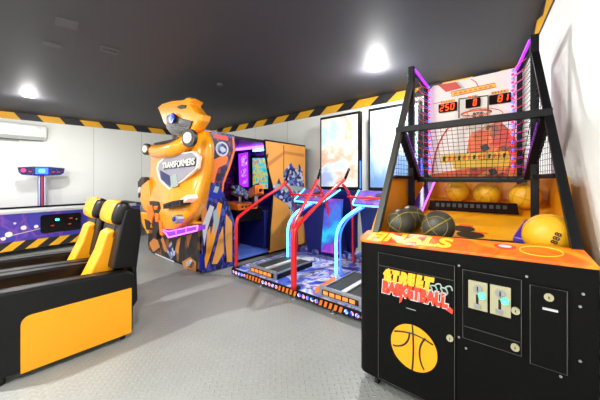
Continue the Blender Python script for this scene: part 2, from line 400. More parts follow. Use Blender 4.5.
# overhead scoreboard on its post (fixed to the table, far side)
b = MB()
for dy, m in ((-.05, 'silver_print'), (0, 'board_red'), (.05, 'silver_print')): b.box(-8.98, -8.93, 1.04+dy-.012, 1.04+dy+.012, .3, 1.62, m)
b.box(-9.0, -8.95, .97, 1.11, .3, 1.62, 'deep_blue'); b.build('score_post', t)
b = MB(); cy = 1.03
top = [(-.40, 1.74), (-.14, 1.765), (.14, 1.765), (.42, 1.74), (.40, 1.62), (.34, 1.57), (.1, 1.55), (-.1, 1.55), (-.33, 1.57), (-.38, 1.62)]
b.prism([(-8.88, cy+a, z) for a, z in top], (-.1, 0, 0), 'score_art'); s = b.build('scoreboard', t, bevel=.01)
MB().box(-8.878, -8.87, cy-.11, cy+.11, 1.59, 1.74, 'led_blue_tube').build('display', s)
MB().text('88', .11, (-8.87, cy, 1.63), Y_, Z_, 'led_cyan', .001, .002).build('digits', s)
MB().disc((-8.879, cy-.31, 1.67), X_, .04, .01, 'led_red', 16).build('marker_lamp', s, label='round red lamp')
for dy in (-.2, .2, .3): MB().box(-8.878, -8.872, cy+dy-.025, cy+dy+.025, 1.63, 1.66, 'board_red').build('indicator', s)

# ---------------------------------------------------------------- armchairs of the simulator seats
def make_seat(lab):
    R0 = V((-3.15, .5, 0)); xo = -2.83; xi = -3.47; ya = .02; yb = .95; aw = .12
    t = thing('game_seat', R0, lab, 'seat', 'black and yellow padded seats')
    for nm, xa in (('armrest', xo-aw), ('armrest', xi)):
        b = MB(); b.prism([(xa, ya, .06), (xa, yb, .05), (xa, yb+.01, .58), (xa, yb-.04, .62), (xa, .5, .645), (xa, ya+.06, .66), (xa, ya, .62)], (aw, 0, 0), 'vinyl_black')
        a = b.build(nm, t, bevel=.022, seg=3)
        # yellow side panel with a rounded upper front corner
        r = .06; y0, y1, z0, z1 = .215, .935, .05, .46
        pts = [(0, y1, z0), (0, y1, z1), (0, y0+r, z1)]+[(0, y0+r-r*math.sin(q), z1-r+r*math.cos(q)) for q in (.3, .6, .9, 1.2, PI/2)]+[(0, y0, z0)]
        x = xa+aw if xa > -3.2 else xa
        MB().prism([(x, p[1], p[2]) for p in pts], ((.004 if xa > -3.2 else -.004), 0, 0), 'panel_yellow').build('side_panel', a, label='yellow side panel')
        # piping along the top
        for xx in (xa+.008, xa+aw-.008): MB().tube([(xx, ya+.07, .657), (xx, .5, .642), (xx, yb-.05, .618)], .005, 'vinyl_black', 6).build('piping', a)
    c0, c1 = xi+aw+.004, xo-aw-.004; cm = (c0+c1)/2; w = (c1-c0)
    MB().box(c0, c1, .05, .93, .07, .34, 'vinyl_black').build('base', t, bevel=.015)
    # cushion: profile in y-z, three strips across x (black, yellow, black)
    cp = [(.04, .34), (.02, .42), (.08, .48), (.3, .485), (.5, .46), (.66, .46), (.72, .42), (.74, .34)]
    bands = [(c0, cm-w*.3), (cm-w*.3, cm+w*.26), (cm+w*.26, c1)]
    for i, (a, e) in enumerate(bands):
        m = 'vinyl_yellow' if i == 1 else 'vinyl_black'; dz = .008 if i == 1 else 0
        b = MB(); b.prism([(a, y, z+dz) for y, z in cp], (e-a, 0, 0), m); b.build('cushion', t, label='yellow centre strip' if i == 1 else None, bevel=.015, seg=3)
    # backrest side wings + centre strip
    bk = [(.70, .44), (.66, .52), (.71, .60), (.80, .80), (.85, 1.06), (.88, 1.19), (.93, 1.205), (1.04, 1.17), (1.04, .95), (1.0, .60), (1.01, .30), (.97, .22), (.955, .40)]
    fr = [(y-.02, z) for y, z in bk[:6]]
    for i, (a, e) in enumerate([(c0-.06, cm-w*.3), (cm-w*.3, cm+w*.26), (cm+w*.26, c1+.06)]):
        b = MB()
        if i == 1:
            pr = [(.60, .46), (.60, .50), (.655, .57), (.75, .78), (.80, .95), (.86, .98), (.97, .92), (.97, .5)]
            b.prism([(a, y, z) for y, z in pr], (e-a, 0, 0), 'vinyl_yellow')
            b.build('back_pad', t, label='yellow centre strip', bevel=.015, seg=3)
            MB().prism([(a, .83, .9), (a, .885, 1.06), (a, .92, 1.17), (a, 1.0, 1.165), (a, .98, .9)], (e-a, 0, 0), 'vinyl_black').build('back_shell', t, bevel=.01)
        else:
            pr = bk if i == 2 else bk
            pr2 = [(y+(.02 if k < 6 else 0), z+(.18 if k == 0 else 0)) for k, (y, z) in enumerate(pr)]
            b.prism([(a, y, z) for y, z in [(.80, .64), (.83, .80), (.88, 1.06), (.91, 1.175), (.95, 1.19), (1.04, 1.17), (1.045, .95), (1.005, .60), (1.015, .30), (.97, .24), (.96, .62)]], (e-a, 0, 0), 'vinyl_black')
            b.build('back_shell', t, bevel=.018, seg=3)
    # shell bridging behind
    MB().box(c0, c1, .975, 1.005, .3, 1.12, 'vinyl_black').build('back_board', t)
    # headrest pillow: fat roll, yellow middle, black ends
    def pil(sc, dy=0):
        out = []
        for k in range(24):
            q = 2*PI*k/24; a_ = .115*math.copysign(abs(math.sin(q))**.75, math.sin(q))*sc; t_ = .06*math.copysign(abs(math.cos(q))**.85, math.cos(q))*sc
            out.append((.885+dy+a_*.30+t_*.95, 1.14+a_*.95-t_*.30))
        return out
    def roll(xs, m, name, par, lab=None):
        h = MB(); g = [[V((x, y, z)) for y, z in pil(sc, dy)] for x, sc, dy in xs]
        v = h.grid(g, m, closed=True); h.face(list(reversed(v[0])), m); h.face(v[-1], m); return h.build(name, par, lab)
    hd = roll([(c0+.0, .97, 0), (cm, 1.02, -.005), (cm+w*.43, .99, 0)], 'vinyl_yellow', 'headrest', t, 'yellow padded headrest with black ends')
    roll([(c0-.04, .6, .04), (c0-.02, .85, .02), (c0, .965, .0)], 'vinyl_black', 'end_cap', hd)
    roll([(cm+w*.43, .985, 0), (c1+.01, .93, .005), (c1+.035, .80, .02), (c1+.045, .5, .04)], 'vinyl_black', 'end_cap', hd)
    for y in (.12, .88):
        for x in (xo-.06, xi+.06): MB().cyl((x, y, 0), (x, y, .07), .025, 'rubber', 12).build('foot', t)
    return t
s1 = make_seat('nearest black and yellow padded seat with yellow side panel')
s2 = copy_tree(s1); s2.location.x -= .655; s2['label'] = 'black and yellow padded seat beyond the nearest one, beside the air hockey table'

# ---------------------------------------------------------------- robot-themed shooting machine
SX = -3.92
t = thing('shooting_game_machine', (-4.9, 3.4, 0), 'large yellow robot-styled shooting game machine with sculpted hood front', 'arcade machine')
# lower front and shell
b = MB(); b.box(-5.93, SX-.04, 2.26, 2.34, .05, .95, 'art_lower')
for pts, m in [([(149, 243), (156, 236), (160, 247), (153, 252)], 'tan_print'), ([(160, 238), (163, 238), (168, 252), (165, 252)], 'tan_print'),
               ([(166, 250), (171, 241), (176, 254), (171, 259)], 'art_heroes'), ([(182, 262), (190, 257), (196, 262), (196, 272), (184, 268)], 'tan_print'),
               ([(186, 262), (191, 259), (194, 264), (192, 268), (186, 266)], 'silver_print'), ([(155, 253), (174, 261), (174, 262.5), (155, 254.5)], 'silver_print'),
               ([(177, 240), (181, 237), (178, 254), (175, 251)], 'tan_print'), ([(186, 236), (192, 233), (188, 248)], 'tan_print')]:
    b.prism([aty(x, y, 2.257) for x, y in pts], (0, .004, 0), m)
b.build('front_panel', t)
MB().box(-5.88, SX-.06, 2.30, 4.6, 0, .06, 'black_metal').build('plinth', t)
MB().box(-5.93, -5.87, 2.30, 4.74, .05, 2.15, 'art_purple').build('side_panel', t, label='far side panel')
MB().box(-5.87, SX-.05, 4.62, 4.70, .05, 2.15, 'navy').build('back_panel', t)
MB().box(-5.87, SX-.05, 2.34, 2.42, .05, 2.15, 'black_metal').build('front_wall', t)
# near side panel with swooping edge
o1 = [(207, 130), (233, 135), (234.5, 150), (229, 168), (223, 183), (222, 192), (228, 206), (233.5, 222), (233.5, 265.5), (197, 273.5)]
P1 = [atx(x, y, SX) for x, y in o1]; P1[0].y = P1[-1].y = 2.27
b = MB(); b.prism(P1, (.035, 0, 0), 'art_side')
def dec(b, pts, m, e=.003, X=SX+.035): b.prism([atx(x, y, X) for x, y in pts], (e, 0, 0), m)
dec(b, [(209.5, 134), (231, 138), (232, 150), (226, 168), (220, 183), (209, 181), (208, 160)], 'art_purple')
dec(b, [(232, 137), (233.6, 137), (235, 150), (230, 168), (224, 183), (223, 192), (221.5, 192), (222.5, 182), (228, 167), (233, 150)], 'orange_plastic', .006)
dec(b, [(211, 168), (213, 160), (219, 157), (226, 155), (228, 158), (226, 164), (218, 168), (216, 175), (214, 183), (210, 182)], 'orange_plastic', .006)
c = atx(222, 149, SX+.038); b.disc(c, X_, .12, .006, 'silver_print', 24); b.disc(c, X_, .09, .008, 'art_heroes', 24); b.disc(c, X_, .04, .012, 'silver_print', 16)
dec(b, [(213, 133.5), (228, 136.5), (228, 141), (213, 138)], 'board_red', .006)
dec(b, [(202, 225), (210, 205), (214, 207), (207, 230), (204, 246)], 'silver_print', .005)
dec(b, [(218, 202), (222, 204), (219, 222), (213, 246), (206, 268), (201, 268), (208, 248), (213, 224)], 'body_yellow', .005)
dec(b, [(226, 214), (232, 222), (232, 262), (227, 262), (225, 235)], 'panel_orange', .005)
dec(b, [(213, 212), (217, 208), (219, 222), (214, 236)], 'logo_grey', .007)
dec(b, [(201, 215), (205, 200), (207, 212), (203, 228)], 'tan_print', .004)
dec(b, [(208, 190), (214, 186), (221, 190), (223, 198), (216, 199), (209, 197)], 'deep_blue', .006)
dec(b, [(215, 186), (219, 187), (217, 193), (213, 192)], 'logo_grey', .008)
dec(b, [(207, 232), (210, 226), (211, 244), (206, 254)], 'panel_orange', .004)
dec(b, [(219, 236), (223, 226), (224, 252), (217, 264), (212, 264)], 'panel_orange', .004)
dec(b, [(199, 255), (204, 253), (205, 270), (199, 271)], 'deep_blue', .007)
b.build('side_panel', t, label='near side panel with robot artwork')
# second side panel behind the opening
o2 = [(264, 141), (305, 147)]
yA, yB = 3.56, 4.74
z0 = .06
edge = [(264, 141), (265, 155), (268, 172), (272.5, 190), (271, 212), (269.5, 228), (268.5, 250)]
P2 = [atx(x, y, SX) for x, y in edge]
b = MB(); b.prism([V((SX, yB, z0)), V((SX, yB, P2[0].z))]+P2[:-1]+[V((SX, P2[-1].y, z0))], (.035, 0, 0), 'panel_orange')
b.tube([p+V((.02, -.01, 0)) for p in P2], .022, 'black_metal', 6); b.tube([P2[0]+V((.02, 0, .01)), V((SX+.02, yB, P2[0].z+.01))], .022, 'black_metal', 6)
b.prism([V((SX+.035, 4.05, 1.5)), V((SX+.035, 4.065, 1.5)), V((SX+.035, 4.065, 2.15)), V((SX+.035, 4.05, 2.15))], (.003, 0, 0), 'black_metal')
dec(b, [(267, 163), (284, 151), (304, 154), (304, 157), (285, 154), (267, 168)], 'tan_print', .002)
dec(b, [(274, 196), (273, 186), (277, 183), (279, 178), (281, 185), (284, 184), (284, 172), (288, 166), (291, 163), (294, 168), (297, 170), (299, 164), (302, 170), (304, 185), (304, 215), (293, 220), (288, 205)], 'art_heroes', .005)
dec(b, [(275, 184), (304, 187), (304, 191), (275, 189)], 'logo_grey', .007)
dec(b, [(266.5, 155), (268.5, 153), (267.5, 158), (266.2, 159)], 'ink_black', .005)
b.build('side_panel', t, label='orange side panel with group of blue robots')
# canopy and inside
MB().box(-5.9, SX+.02, 2.36, 4.7, 2.15, 2.2, 'black_metal').build('roof', t)
b = MB(); b.tube([(SX, 2.86, 2.17), (SX, 3.2, 2.175), (SX, 3.56, 2.18)], .02, 'body_yellow', 8); b.build('roof_edge', t)
b = MB(); b.box(-5.85, SX-.03, 4.30, 4.36, .06, 2.15, 'navy'); inner = b.build('inner_wall', t)
def onY(b, pts, y, m, e=-.006): b.prism([aty(x, yy, y) for x, yy in pts], (0, e, 0), m)
b = MB(); onY(b, [(238.5, 154), (248, 152), (248.5, 187), (239.5, 187)], 4.29, 'led_purple')
onY(b, [(241, 158), (246, 155), (247, 165), (242, 167)], 4.28, 'pink_print'); onY(b, [(241, 171), (246, 168), (246, 176), (242, 177)], 4.28, 'pink_print'); onY(b, [(243, 181), (247, 179), (247.5, 184), (243, 184)], 4.28, 'pink_print'); b.build('light_panel', t)
b = MB(); onY(b, [(250, 155), (268, 155), (268, 192), (251, 191)], 4.285, 'screen_off', -.02); scr = b.build('screen', t)
b = MB(); onY(b, [(252.5, 158), (268, 158), (268, 189), (253, 188)], 4.26, 'screen_game', -.003); b.build('picture', scr)
b = MB(); b.box(-5.6, -4.0, 3.7, 3.76, 2.10, 2.14, 'inner_purple'); b.box(-4.9, -4.0, 4.1, 4.16, 2.10, 2.14, 'inner_cyan'); b.build('neon_strip', t)
# gun console
b = MB(); b.box(-5.6, SX-.06, 3.62, 4.28, .1, .85, 'navy'); b.build('pedestal', t, bevel=.02)
b = MB(); b.box(-5.85, SX-.02, 2.44, 4.3, .06, .12, 'floor_blue'); b.build('floor_plate', t)
b = MB()
b.prism([(SX-.02, 2.98, .92), (SX-.02, 3.40, .92), (SX-.02, 3.42, 1.03), (SX-.02, 2.96, 1.03)], (-.7, 0, 0), 'orange_plastic')
for y in (3.06, 3.14, 3.22, 3.30): b.disc((SX-.018, y, .975), X_, .022, .004, 'ink_black', 10)
con = b.build('console', t, bevel=.015)
b = MB(); b.box(SX-.5, SX-.1, 3.0, 3.6, .7, .93, 'black_metal'); b.build('console_bracket', con)
for (px, py, m, l) in ((240, 194, 'gun_art', 'blue and grey patterned light gun'), (256, 193, 'orange_plastic', 'orange light gun')):
    c = aty(px, py, 3.25)
    b = MB(); d = V((.78, -.35, .18)).normalized() if m == 'orange_plastic' else V((.3, -.7, .25)).normalized()
    sd = d.cross(Z_).normalized(); up = sd.cross(d)
    def bx(o, l_, w_, h_, mm):
        o = c+(d*o[0]+sd*o[1]+up*o[2])*1.25; l_, w_, h_ = l_*1.25, w_*1.25, h_*1.25
        b.prism([o-d*l_/2-sd*w_/2-up*h_/2, o+d*l_/2-sd*w_/2-up*h_/2, o+d*l_/2+sd*w_/2-up*h_/2, o-d*l_/2+sd*w_/2-up*h_/2], up*h_, mm)
    bx((0, 0, .02), .34, .12, .13, m); bx((.12, 0, .0), .2, .08, .08, m); bx((-.12, 0, -.1), .07, .06, .18, 'black_metal'); bx((0, 0, .10), .2, .05, .04, 'black_metal')
    o = c+d*.2; b.cyl(o, o+d*.12, .03, 'black_metal', 12)
    b.cyl(c-up*.03, c-up*.03+V((0, 0, -.16)), .035, 'steel', 12)
    b.build('light_gun', t, l, bevel=.015)
# sculpted hood
rows = [[(150, 150, 2.24), (158, 147, 2.22), (168, 146, 2.2), (180, 143, 2.18), (191, 133, 2.2), (200, 129.5, 2.2), (206, 131, 2.22)],
        [(148, 156, 2.22), (156, 154, 2.10), (167, 154, 2.06), (180, 152, 2.04), (192, 146, 2.08), (203, 142, 2.12), (211, 142, 2.2)],
        [(149, 170, 2.22), (157, 171, 2.12), (166, 173, 2.08), (178, 173, 2.06), (192, 171, 2.08), (203, 168, 2.12), (209, 167, 2.2)],
        [(146, 186, 2.22), (155, 188, 2.05), (164, 191, 2.0), (175, 193, 1.98), (190, 190, 2.02), (201, 188, 2.08), (205.5, 188, 2.2)],
        [(143, 198, 2.2), (151, 201, 1.98), (160, 204, 1.90), (171, 207, 1.86), (187, 204, 1.92), (199, 201, 2.02), (203, 203, 2.2)],
        [(145, 212, 2.2), (152, 215, 1.98), (160, 219, 1.88), (169, 222, 1.84), (186, 218, 1.92), (198, 214, 2.02), (201, 213, 2.2)],
        [(150, 220, 2.22), (156, 224, 2.02), (161, 228, 1.93), (169, 232, 1.88), (184, 227, 1.98), (192, 223.5, 2.08), (196, 221, 2.2)]]
G = []
for r in rows:
    p = [aty(*q) for q in r]; G.append([V((p[0].x, 2.36, p[0].z)), V((p[0].x, 2.30, p[0].z))]+p+[V((p[-1].x-.06, 2.30, p[-1].z)), V((p[-1].x-.14, 2.36, p[-1].z))])
G.insert(1, [a.lerp(c, .2) for a, c in zip(G[0], G[1])]); G.insert(-1, [a.lerp(c, .85) for a, c in zip(G[-2], G[-1])])
back = [[V((p.x, 2.36, p.z)) for p in r] for r in (G[0], G[-1])]
b = MB(); b.grid([back[0]]+G+[back[1]], 'body_yellow'); b.build('hood', t, subsurf=2, label='yellow sculpted hood')
hood = t.children[-1]
def onhood(b, pts, y, m, e=.05, m2=None): b.prism([aty(x, yy, y) for x, yy in pts], (0, e, 0), m, m2)
# shield window with lettering
sh = [(157.8, 162.5), (166, 155), (193, 151), (199, 156.5), (197, 168.5), (183, 180.5), (169, 190), (159, 180.5), (156, 168.5)]
b = MB(); onhood(b, sh, 1.99, 'pod_white', .05)
cx = sum(p[0] for p in sh)/9; cyy = sum(p[1] for p in sh)/9
onhood(b, [(cx+(x-cx)*.91, cyy+(y-cyy)*.91) for x, y in sh], 1.984, 'shield_glass', .01)
onhood(b, [(160, 170), (172, 177), (176, 182), (169, 186), (161, 179)], 1.980, 'navy', .006)
onhood(b, [(170, 176), (176, 174), (178, 186), (171, 188)], 1.977, 'logo_grey', .006)
shield = b.build('shield_window', t, label='silver shield-shaped window with lettering', bevel=.006)
b = MB(); c = aty(177.5, 165.5, 1.972)
b.text('TRANSFORMERS', .135, c+V((0, 0, -.02)), V((1, 0, .03)), Z_, 'white_plastic', .004, .002, sx=1.02)
b.text('TRANSFORMERS', .135, c+V((.004, .006, -.026)), V((1, 0, .03)), Z_, 'black_metal', .002, .010, sx=1.02); b.build('lettering', shield)
# yoke, pods
b = MB(); yk = smooth_path([aty(150, 150, 2.08), aty(160, 151.5, 2.0), aty(172, 150, 1.97), aty(183, 145, 2.0), aty(191, 139, 2.08)], 5)
b.tube(yk, [.10+.015*math.sin(PI*k/20) for k in range(21)], 'body_yellow', 20); b.build('shoulder_yoke', t, label='yellow shoulder bar')
for px, py, r, yy in ((148.5, 149.5, .10, 1.97), (191.5, 138.5, .125, 1.93)):
    c = aty(px, py, yy); n = V((.25, -1, .02)).normalized()
    MB().disc(c, n, r, .06, 'robot_dark', 28).disc(c+n*.05, n, r*.62, .03, 'pod_white', 24).disc(c+n*.07, n, r*.2, .02, 'silver_print', 16).build('round_lamp', t, label='round white lamp in a black ring', bevel=.008)
# lower hood grille, lamps, purple neon grille
b = MB(); onhood(b, [(163, 204), (172, 201), (181, 199.5), (180, 205), (170, 208), (163, 209)], 1.80, 'robot_dark', .15)
for k in range(4): onhood(b, [(164+k*4, 205-k*1.2), (167+k*4, 204-k*1.2), (166.5+k*4, 207.5-k*.9), (164+k*4, 208-k*.9)], 1.797, 'vinyl_black', .01)
b.build('grille', t, label='dark grille', bevel=.004)
b = MB(); onhood(b, [(180, 199), (187, 194.5), (188, 199), (183, 203), (178, 203.5)], 1.84, 'head_lamp', .15); b.build('headlamp', t, label='pale pink headlamp', bevel=.008)
c = aty(181.5, 219, 1.83); MB().disc(c, (.1, -1, .1), .06, .10, 'steel', 20).disc(c+V((0, -.1, .01)), (.1, -1, .1), .03, .015, 'deep_blue', 16).build('badge', t, label='small round silver badge', bevel=.005)
b = MB()
out = [(160.5, 228.5), (166, 233.5), (168.5, 237.5), (197, 230.5), (197.5, 225.5), (168.5, 231.5)]
onhood(b, out, 1.9, 'neon_and_reflection', .12); b.tube([aty(x, y, 1.895) for x, y in out[:4]+[out[4]]], .011, 'led_pink', 6); b.tube([aty(x, y, 1.895) for x, y in (out[0], out[5], out[4])], .008, 'led_pink', 6)
for k in (176, 186): b.tube([aty(k, 230.5-(k-168)*.21, 1.892), aty(k, 236-(k-168)*.23, 1.892)], .006, 'led_pink', 6)
b.build('neon_grille', t, label='purple neon-edged grille')
# left arm made of layered plates
b = MB()
for pts, y, m in [([(141, 186), (148, 180), (150, 200), (150, 213), (144, 210), (140, 200)], 2.05, 'body_yellow'),
                  ([(149, 201), (157, 202), (161, 209), (157, 216), (150, 213)], 1.90, 'robot_dark'),
                  ([(147, 206), (151, 205), (153, 215), (151, 224), (147, 218)], 1.88, 'orange_plastic'),
                  ([(153, 206), (157, 206), (156.5, 210), (153.5, 210)], 1.88, 'orange_plastic'),
                  ([(150, 216), (160, 217), (160, 229), (156, 233), (152, 227)], 1.90, 'robot_dark'),
                  ([(154, 213), (158, 214), (157.5, 222), (155, 222)], 1.87, 'orange_plastic'),
                  ([(158, 220), (161, 221), (162, 236), (159.5, 235)], 1.87, 'orange_plastic'),
                  ([(152, 229), (156, 232), (156, 240), (152, 237)], 1.95, 'robot_dark'),
                  ([(140, 212), (148, 214), (151, 228), (147, 234), (142, 224)], 2.02, 'body_yellow'),
                  ([(144, 219), (148, 221), (149, 230), (146, 230)], 1.99, 'robot_dark')]:
    onhood(b, pts, y, m, .09)
b.build('arm_plates', t, label='orange and black layered arm plates', bevel=.012)
b = MB(); onhood(b, [(137.5, 182), (141, 177), (144, 177), (144.5, 186), (141, 190), (138, 198)], 2.1, 'robot_dark', .1); b.disc(aty(141, 190, 2.08), (0, -1, 0), .06, .04, 'silver_print', 16)
b.build('wing_mirror', t, label='dark wing mirror', bevel=.01)
# vertical seams on the pillars
b = MB()
b.tube([aty(206.5, 133, 2.2)+V((-.02, -.0, 0)), aty(204, 170, 2.2)+V((0, -.02, 0)), aty(201, 205, 2.15)+V((0, -.03, 0))], .012, 'body_yellow', 8); b.build('pillar_trim', t)
# crest on top: a plain swept fairing with a louvred recess and two lamps
b = MB()
cr = [(159.5, 108), (164, 104), (174, 101), (187, 100), (190.5, 97.5), (196, 99), (193, 104), (200, 113), (204.5, 115), (203, 121), (197, 130), (190, 137), (180, 138), (166, 124), (163, 116)]
P = [aty(x, y, 2.1) for x, y in cr]; cc = sum(P, V())/len(P)
front = [cc+(p-cc)*.93+V((0, -.05, 0)) for p in P]; mid = [cc+(p-cc)*.99+V((0, -.02, 0)) for p in P]; bk = [cc+(p-cc)*.9+V((0, .14, 0)) for p in P]
b.grid([front, mid, P, bk], 'body_yellow', smooth=False, closed=True)
b.face([b.bm.verts.new(p) for p in front], 'body_yellow'); b.face([b.bm.verts.new(p) for p in bk], 'body_yellow')
crest = b.build('crest', t, label='yellow swept crest with dark louvred recess', bevel=.02, seg=3)
b = MB(); onhood(b, [(166, 116), (172, 113), (180, 118), (192, 121), (189, 129), (182, 136), (172, 135), (166, 128)], 2.03, 'robot_dark', .06)
for k in range(5): onhood(b, [(168+k, 122+k*2.6), (187-k*1.5, 124+k*2.2), (187-k*1.5, 125+k*2.2), (168+k, 123.2+k*2.6)], 2.02, 'frame_grey', .02)
b.build('louvre', crest, label='dark louvred recess', bevel=.006)
c = aty(173, 118.5, 2.02); MB().disc(c, (0, -1, 0), .085, .03, 'deep_blue', 20).disc(c+V((0, -.03, 0)), (0, -1, 0), .045, .01, 'led_blue_tube', 16).build('round_lamp', crest, label='blue round lamp', bevel=.006)
b = MB(); onhood(b, [(176, 107), (181, 104.5), (186, 105), (185, 108), (180, 109)], 2.035, 'robot_dark', .03); b.build('air_intake', crest, label='dark oval intake', bevel=.006)
b = MB(); c = aty(180, 138, 2.3); b.cyl(c+V((0, 0, .1)), V((c.x, c.y, 2.05)), .12, 'robot_dark', 16); b.build('neck_post', t)

# ---------------------------------------------------------------- two-player slalom machine with rails
t = thing('slalom_game_machine', (-2.24, 3.3, 0), 'blue two-player platform game with red rails, cyan neon and twin screens', 'arcade machine')
PX0, PX1, PY0, PY1 = -3.46, -1.02, 2.50, 4.05
b = MB(); b.box(PX0, PX1, PY0, PY1+.55, .06, .13, 'art_floor')
y = PY0
# printed floor: arrows and chevron lines
for xc in (-2.45, -2.3, -2.12): 
    for k in range(12): b.prism([(xc, 2.6+k*.12, .131), (xc+.05, 2.66+k*.12, .131), (xc+.05, 2.69+k*.12, .131), (xc, 2.63+k*.12, .131)], (0, 0, .002), 'logo_yellow' if k % 2 else 'ink_black')
b.prism([(-3.42, 3.15, .131), (-2.9, 3.75, .131), (-2.75, 3.6, .131), (-3.1, 3.1, .131)], (0, 0, .002), 'silver_print')
b.prism([(-2.05, 2.7, .131), (-1.95, 2.55, .131), (-1.9, 3.0, .131), (-2.1, 3.2, .131)], (0, 0, .002), 'orange_plastic')
b.build('platform', t, bevel=.01)
b = MB(); b.box(PX0, PX1, PY0-.012, PY0, .055, .138, 'black_metal')
k = PX0+.02; i = 0
while k < PX1-.08:
    g = (i//5) % 2
    if g == 1: b.prism([(k, PY0-.013, .06), (k+.035, PY0-.013, .06), (k+.055, PY0-.013, .122), (k+.02, PY0-.013, .122)], (0, -.003, 0), 'orange_plastic')
    else:
        b.disc((k+.03, PY0-.013, .09), (0, -1, 0), .024, .004, 'led_blobs', 10); b.disc((k+.03, PY0-.016, .10), (0, -1, 0), .009, .004, 'led_blue_tube', 8)
    k += .064; i += 1
b.box(PX0-.012, PX0, PY0, PY1, .045, .135, 'black_metal'); b.build('edge_strip', t, label='edge strip of orange stripes and blue lights')
for x in (-3.35, -2.85, -2.24, -1.68, -1.12):
    for yy in (2.57, 4.45): MB().cyl((x, yy-.04, 0), (x, yy-.04, .014), .04, 'steel', 14).cyl((x, yy-.04, .01), (x, yy-.04, .06), .014, 'steel', 8).build('foot', t)
for sx in (0, 1.2):
    # ski footboard
    b = MB(); x0, x1, ya, yb = -3.12+sx*1.04, -2.60+sx*1.04, 2.58, 3.35
    b.box(x0, x1, ya, yb, .13, .20, 'black_metal')
    for a, e in ((x0+.03, (x0+x1)/2-.05), ((x0+x1)/2+.05, x1-.03)): b.box(a, e, ya+.06, yb-.04, .20, .212, 'dark_slot')
    b.box((x0+x1)/2-.03, (x0+x1)/2+.03, ya+.02, yb-.02, .20, .225, 'silver_print'); b.box(x0, x0+.02, ya, yb, .2, .222, 'steel'); b.box(x1-.02, x1, ya, yb, .2, .222, 'steel')
    pad = b.build('footboard', t, bevel=.004)
    b = MB(); b.box(x0-.01, x1+.01, ya-.03, ya, .132, .245, 'steel'); b.box(x0+.03, x1-.03, ya-.036, ya-.03, .155, .215, 'screen_off')
    n = 5
    for q in range(n):
        a = x0+.05+(x1-x0-.1)*q/n; b.box(a, a+.065, ya-.04, ya-.036, .165, .205, 'led_orange')
    b.build('light_bar', pad, label='steel light bar with orange arrows', bevel=.003)
    # console deck
    dx = sx*.965; xa, xb = -3.17+dx, -2.60+dx
    def D(x, y, z): return V((x+dx, y, z))
    pts = [D(-3.24, 3.66, 1.10), D(-3.20, 3.63, 1.08), D(-2.68, 3.63, 1.08), D(-2.62, 3.67, 1.10), D(-2.58, 4.12, 1.28), D(-3.38, 4.12, 1.28)]
    dk = MB().prism(pts, (0, 0, -.05), 'navy').build('console_deck', t, bevel=.008)
    b = MB(); c = sum(pts, V())/6; b.prism([c+(p-c)*.9+V((0, -.0, .004)) for p in pts], (0, 0, .004), 'art_deck')
    def dp(u, v): return D(-3.28+.6*u+.04, 3.68+.4*v, 1.11+.165*v)
    nn = V((0, -.38, .92))
    for u, v, r, m in ((.3, .35, .07, 'orange_plastic'), (.45, .3, .03, 'logo_yellow'), (.75, .4, .05, 'board_orange'), (.62, .3, .02, 'led_green'), (.5, .62, .06, 'ink_black')): b.disc(dp(u, v)+nn*.004, nn, r, .012, m, 16)
    b.build('button_panel', dk)
    b = MB(); b.tube(smooth_path([p+V((0, -.01, .0)) for p in [pts[5], pts[5].lerp(pts[0], .8), pts[0].lerp(pts[1], .7), pts[1].lerp(pts[2], .2), pts[1].lerp(pts[2], .8), pts[2].lerp(pts[3], .5), pts[3].lerp(pts[4], .2), pts[4]]], 4), .011, 'led_cyan' if sx == 0 else 'led_cyan', 8); b.build('neon_edge', dk, label='cyan neon edging')
    # console body
    b = MB(); b.prism([D(-3.18, 3.95, .13), D(-2.62, 3.95, .13), D(-2.62, 3.75, 1.05), D(-3.18, 3.75, 1.05)], (0, .45, .05), 'navy'); b.build('console_body', t, bevel=.01)
    MB().prism([D(-2.74, 3.76, .25), D(-2.42, 3.80, .25), D(-2.36, 3.80, 1.14), D(-2.66, 3.76, 1.14)], (0, .05, .0), 'art_console').build('light_panel', t, label='cyan and pink lit panel beside the console')
    # screen tower
    tx = -3.36+sx*.893; tw = .90
    fr = MB().box(tx, tx+tw, 4.58, 4.68, 1.26, 2.72, 'black_metal').build('screen', t, label='tall bright portrait screen in a black frame', bevel=.006)
    MB().box(tx+.04, tx+tw-.04, 4.573, 4.58, 1.32, 2.67, 'screen_art' if sx == 0 else 'screen_blue').build('picture', fr)
    MB().box(tx+.12, tx+tw-.12, 4.45, 4.66, .13, 1.26, 'navy').box(tx+.05, tx+tw-.05, 4.43, 4.6, .2, 1.24, 'navy').build('screen_pedestal', t)
    MB().box(tx+tw+.005, tx+tw+.02, 4.57, 4.60, 1.3, 1.80, 'led_blue_tube').build('neon_strip', t, label='blue neon strip beside the screen')
    # rocks print skirt
    b = MB(); random.seed(3+int(sx))
    for q in range(9):
        x = PX0+.08+sx*1.0+q*.13; b.sphere((x, 4.0+random.uniform(-.05, .05), .15), random.uniform(.06, .1), 'art_rocks', 7, (1.1, .5, 1))
    b.build('rock_skirt', t, label='blue and white moulded rocks')
    # neon arch
    ax = -3.05+sx*.77
    pth = smooth_path([V((ax, 3.28, .13)), V((ax, 3.28, .4)), V((ax, 3.28, .64)), V((ax+.02, 3.31, .78)), V((ax+.07, 3.38, .90)), V((ax+.14, 3.48, .99)), V((ax+.2, 3.62, 1.06))], 5)
    MB().tube(pth, .02, 'led_cyan', 8).build('neon_arch', t, label='cyan neon tube arch')
    MB().tube([p+V((.055, .02, 0)) for p in pth], .012, 'led_blue_tube', 8).build('neon_arch', t, label='blue neon tube arch')
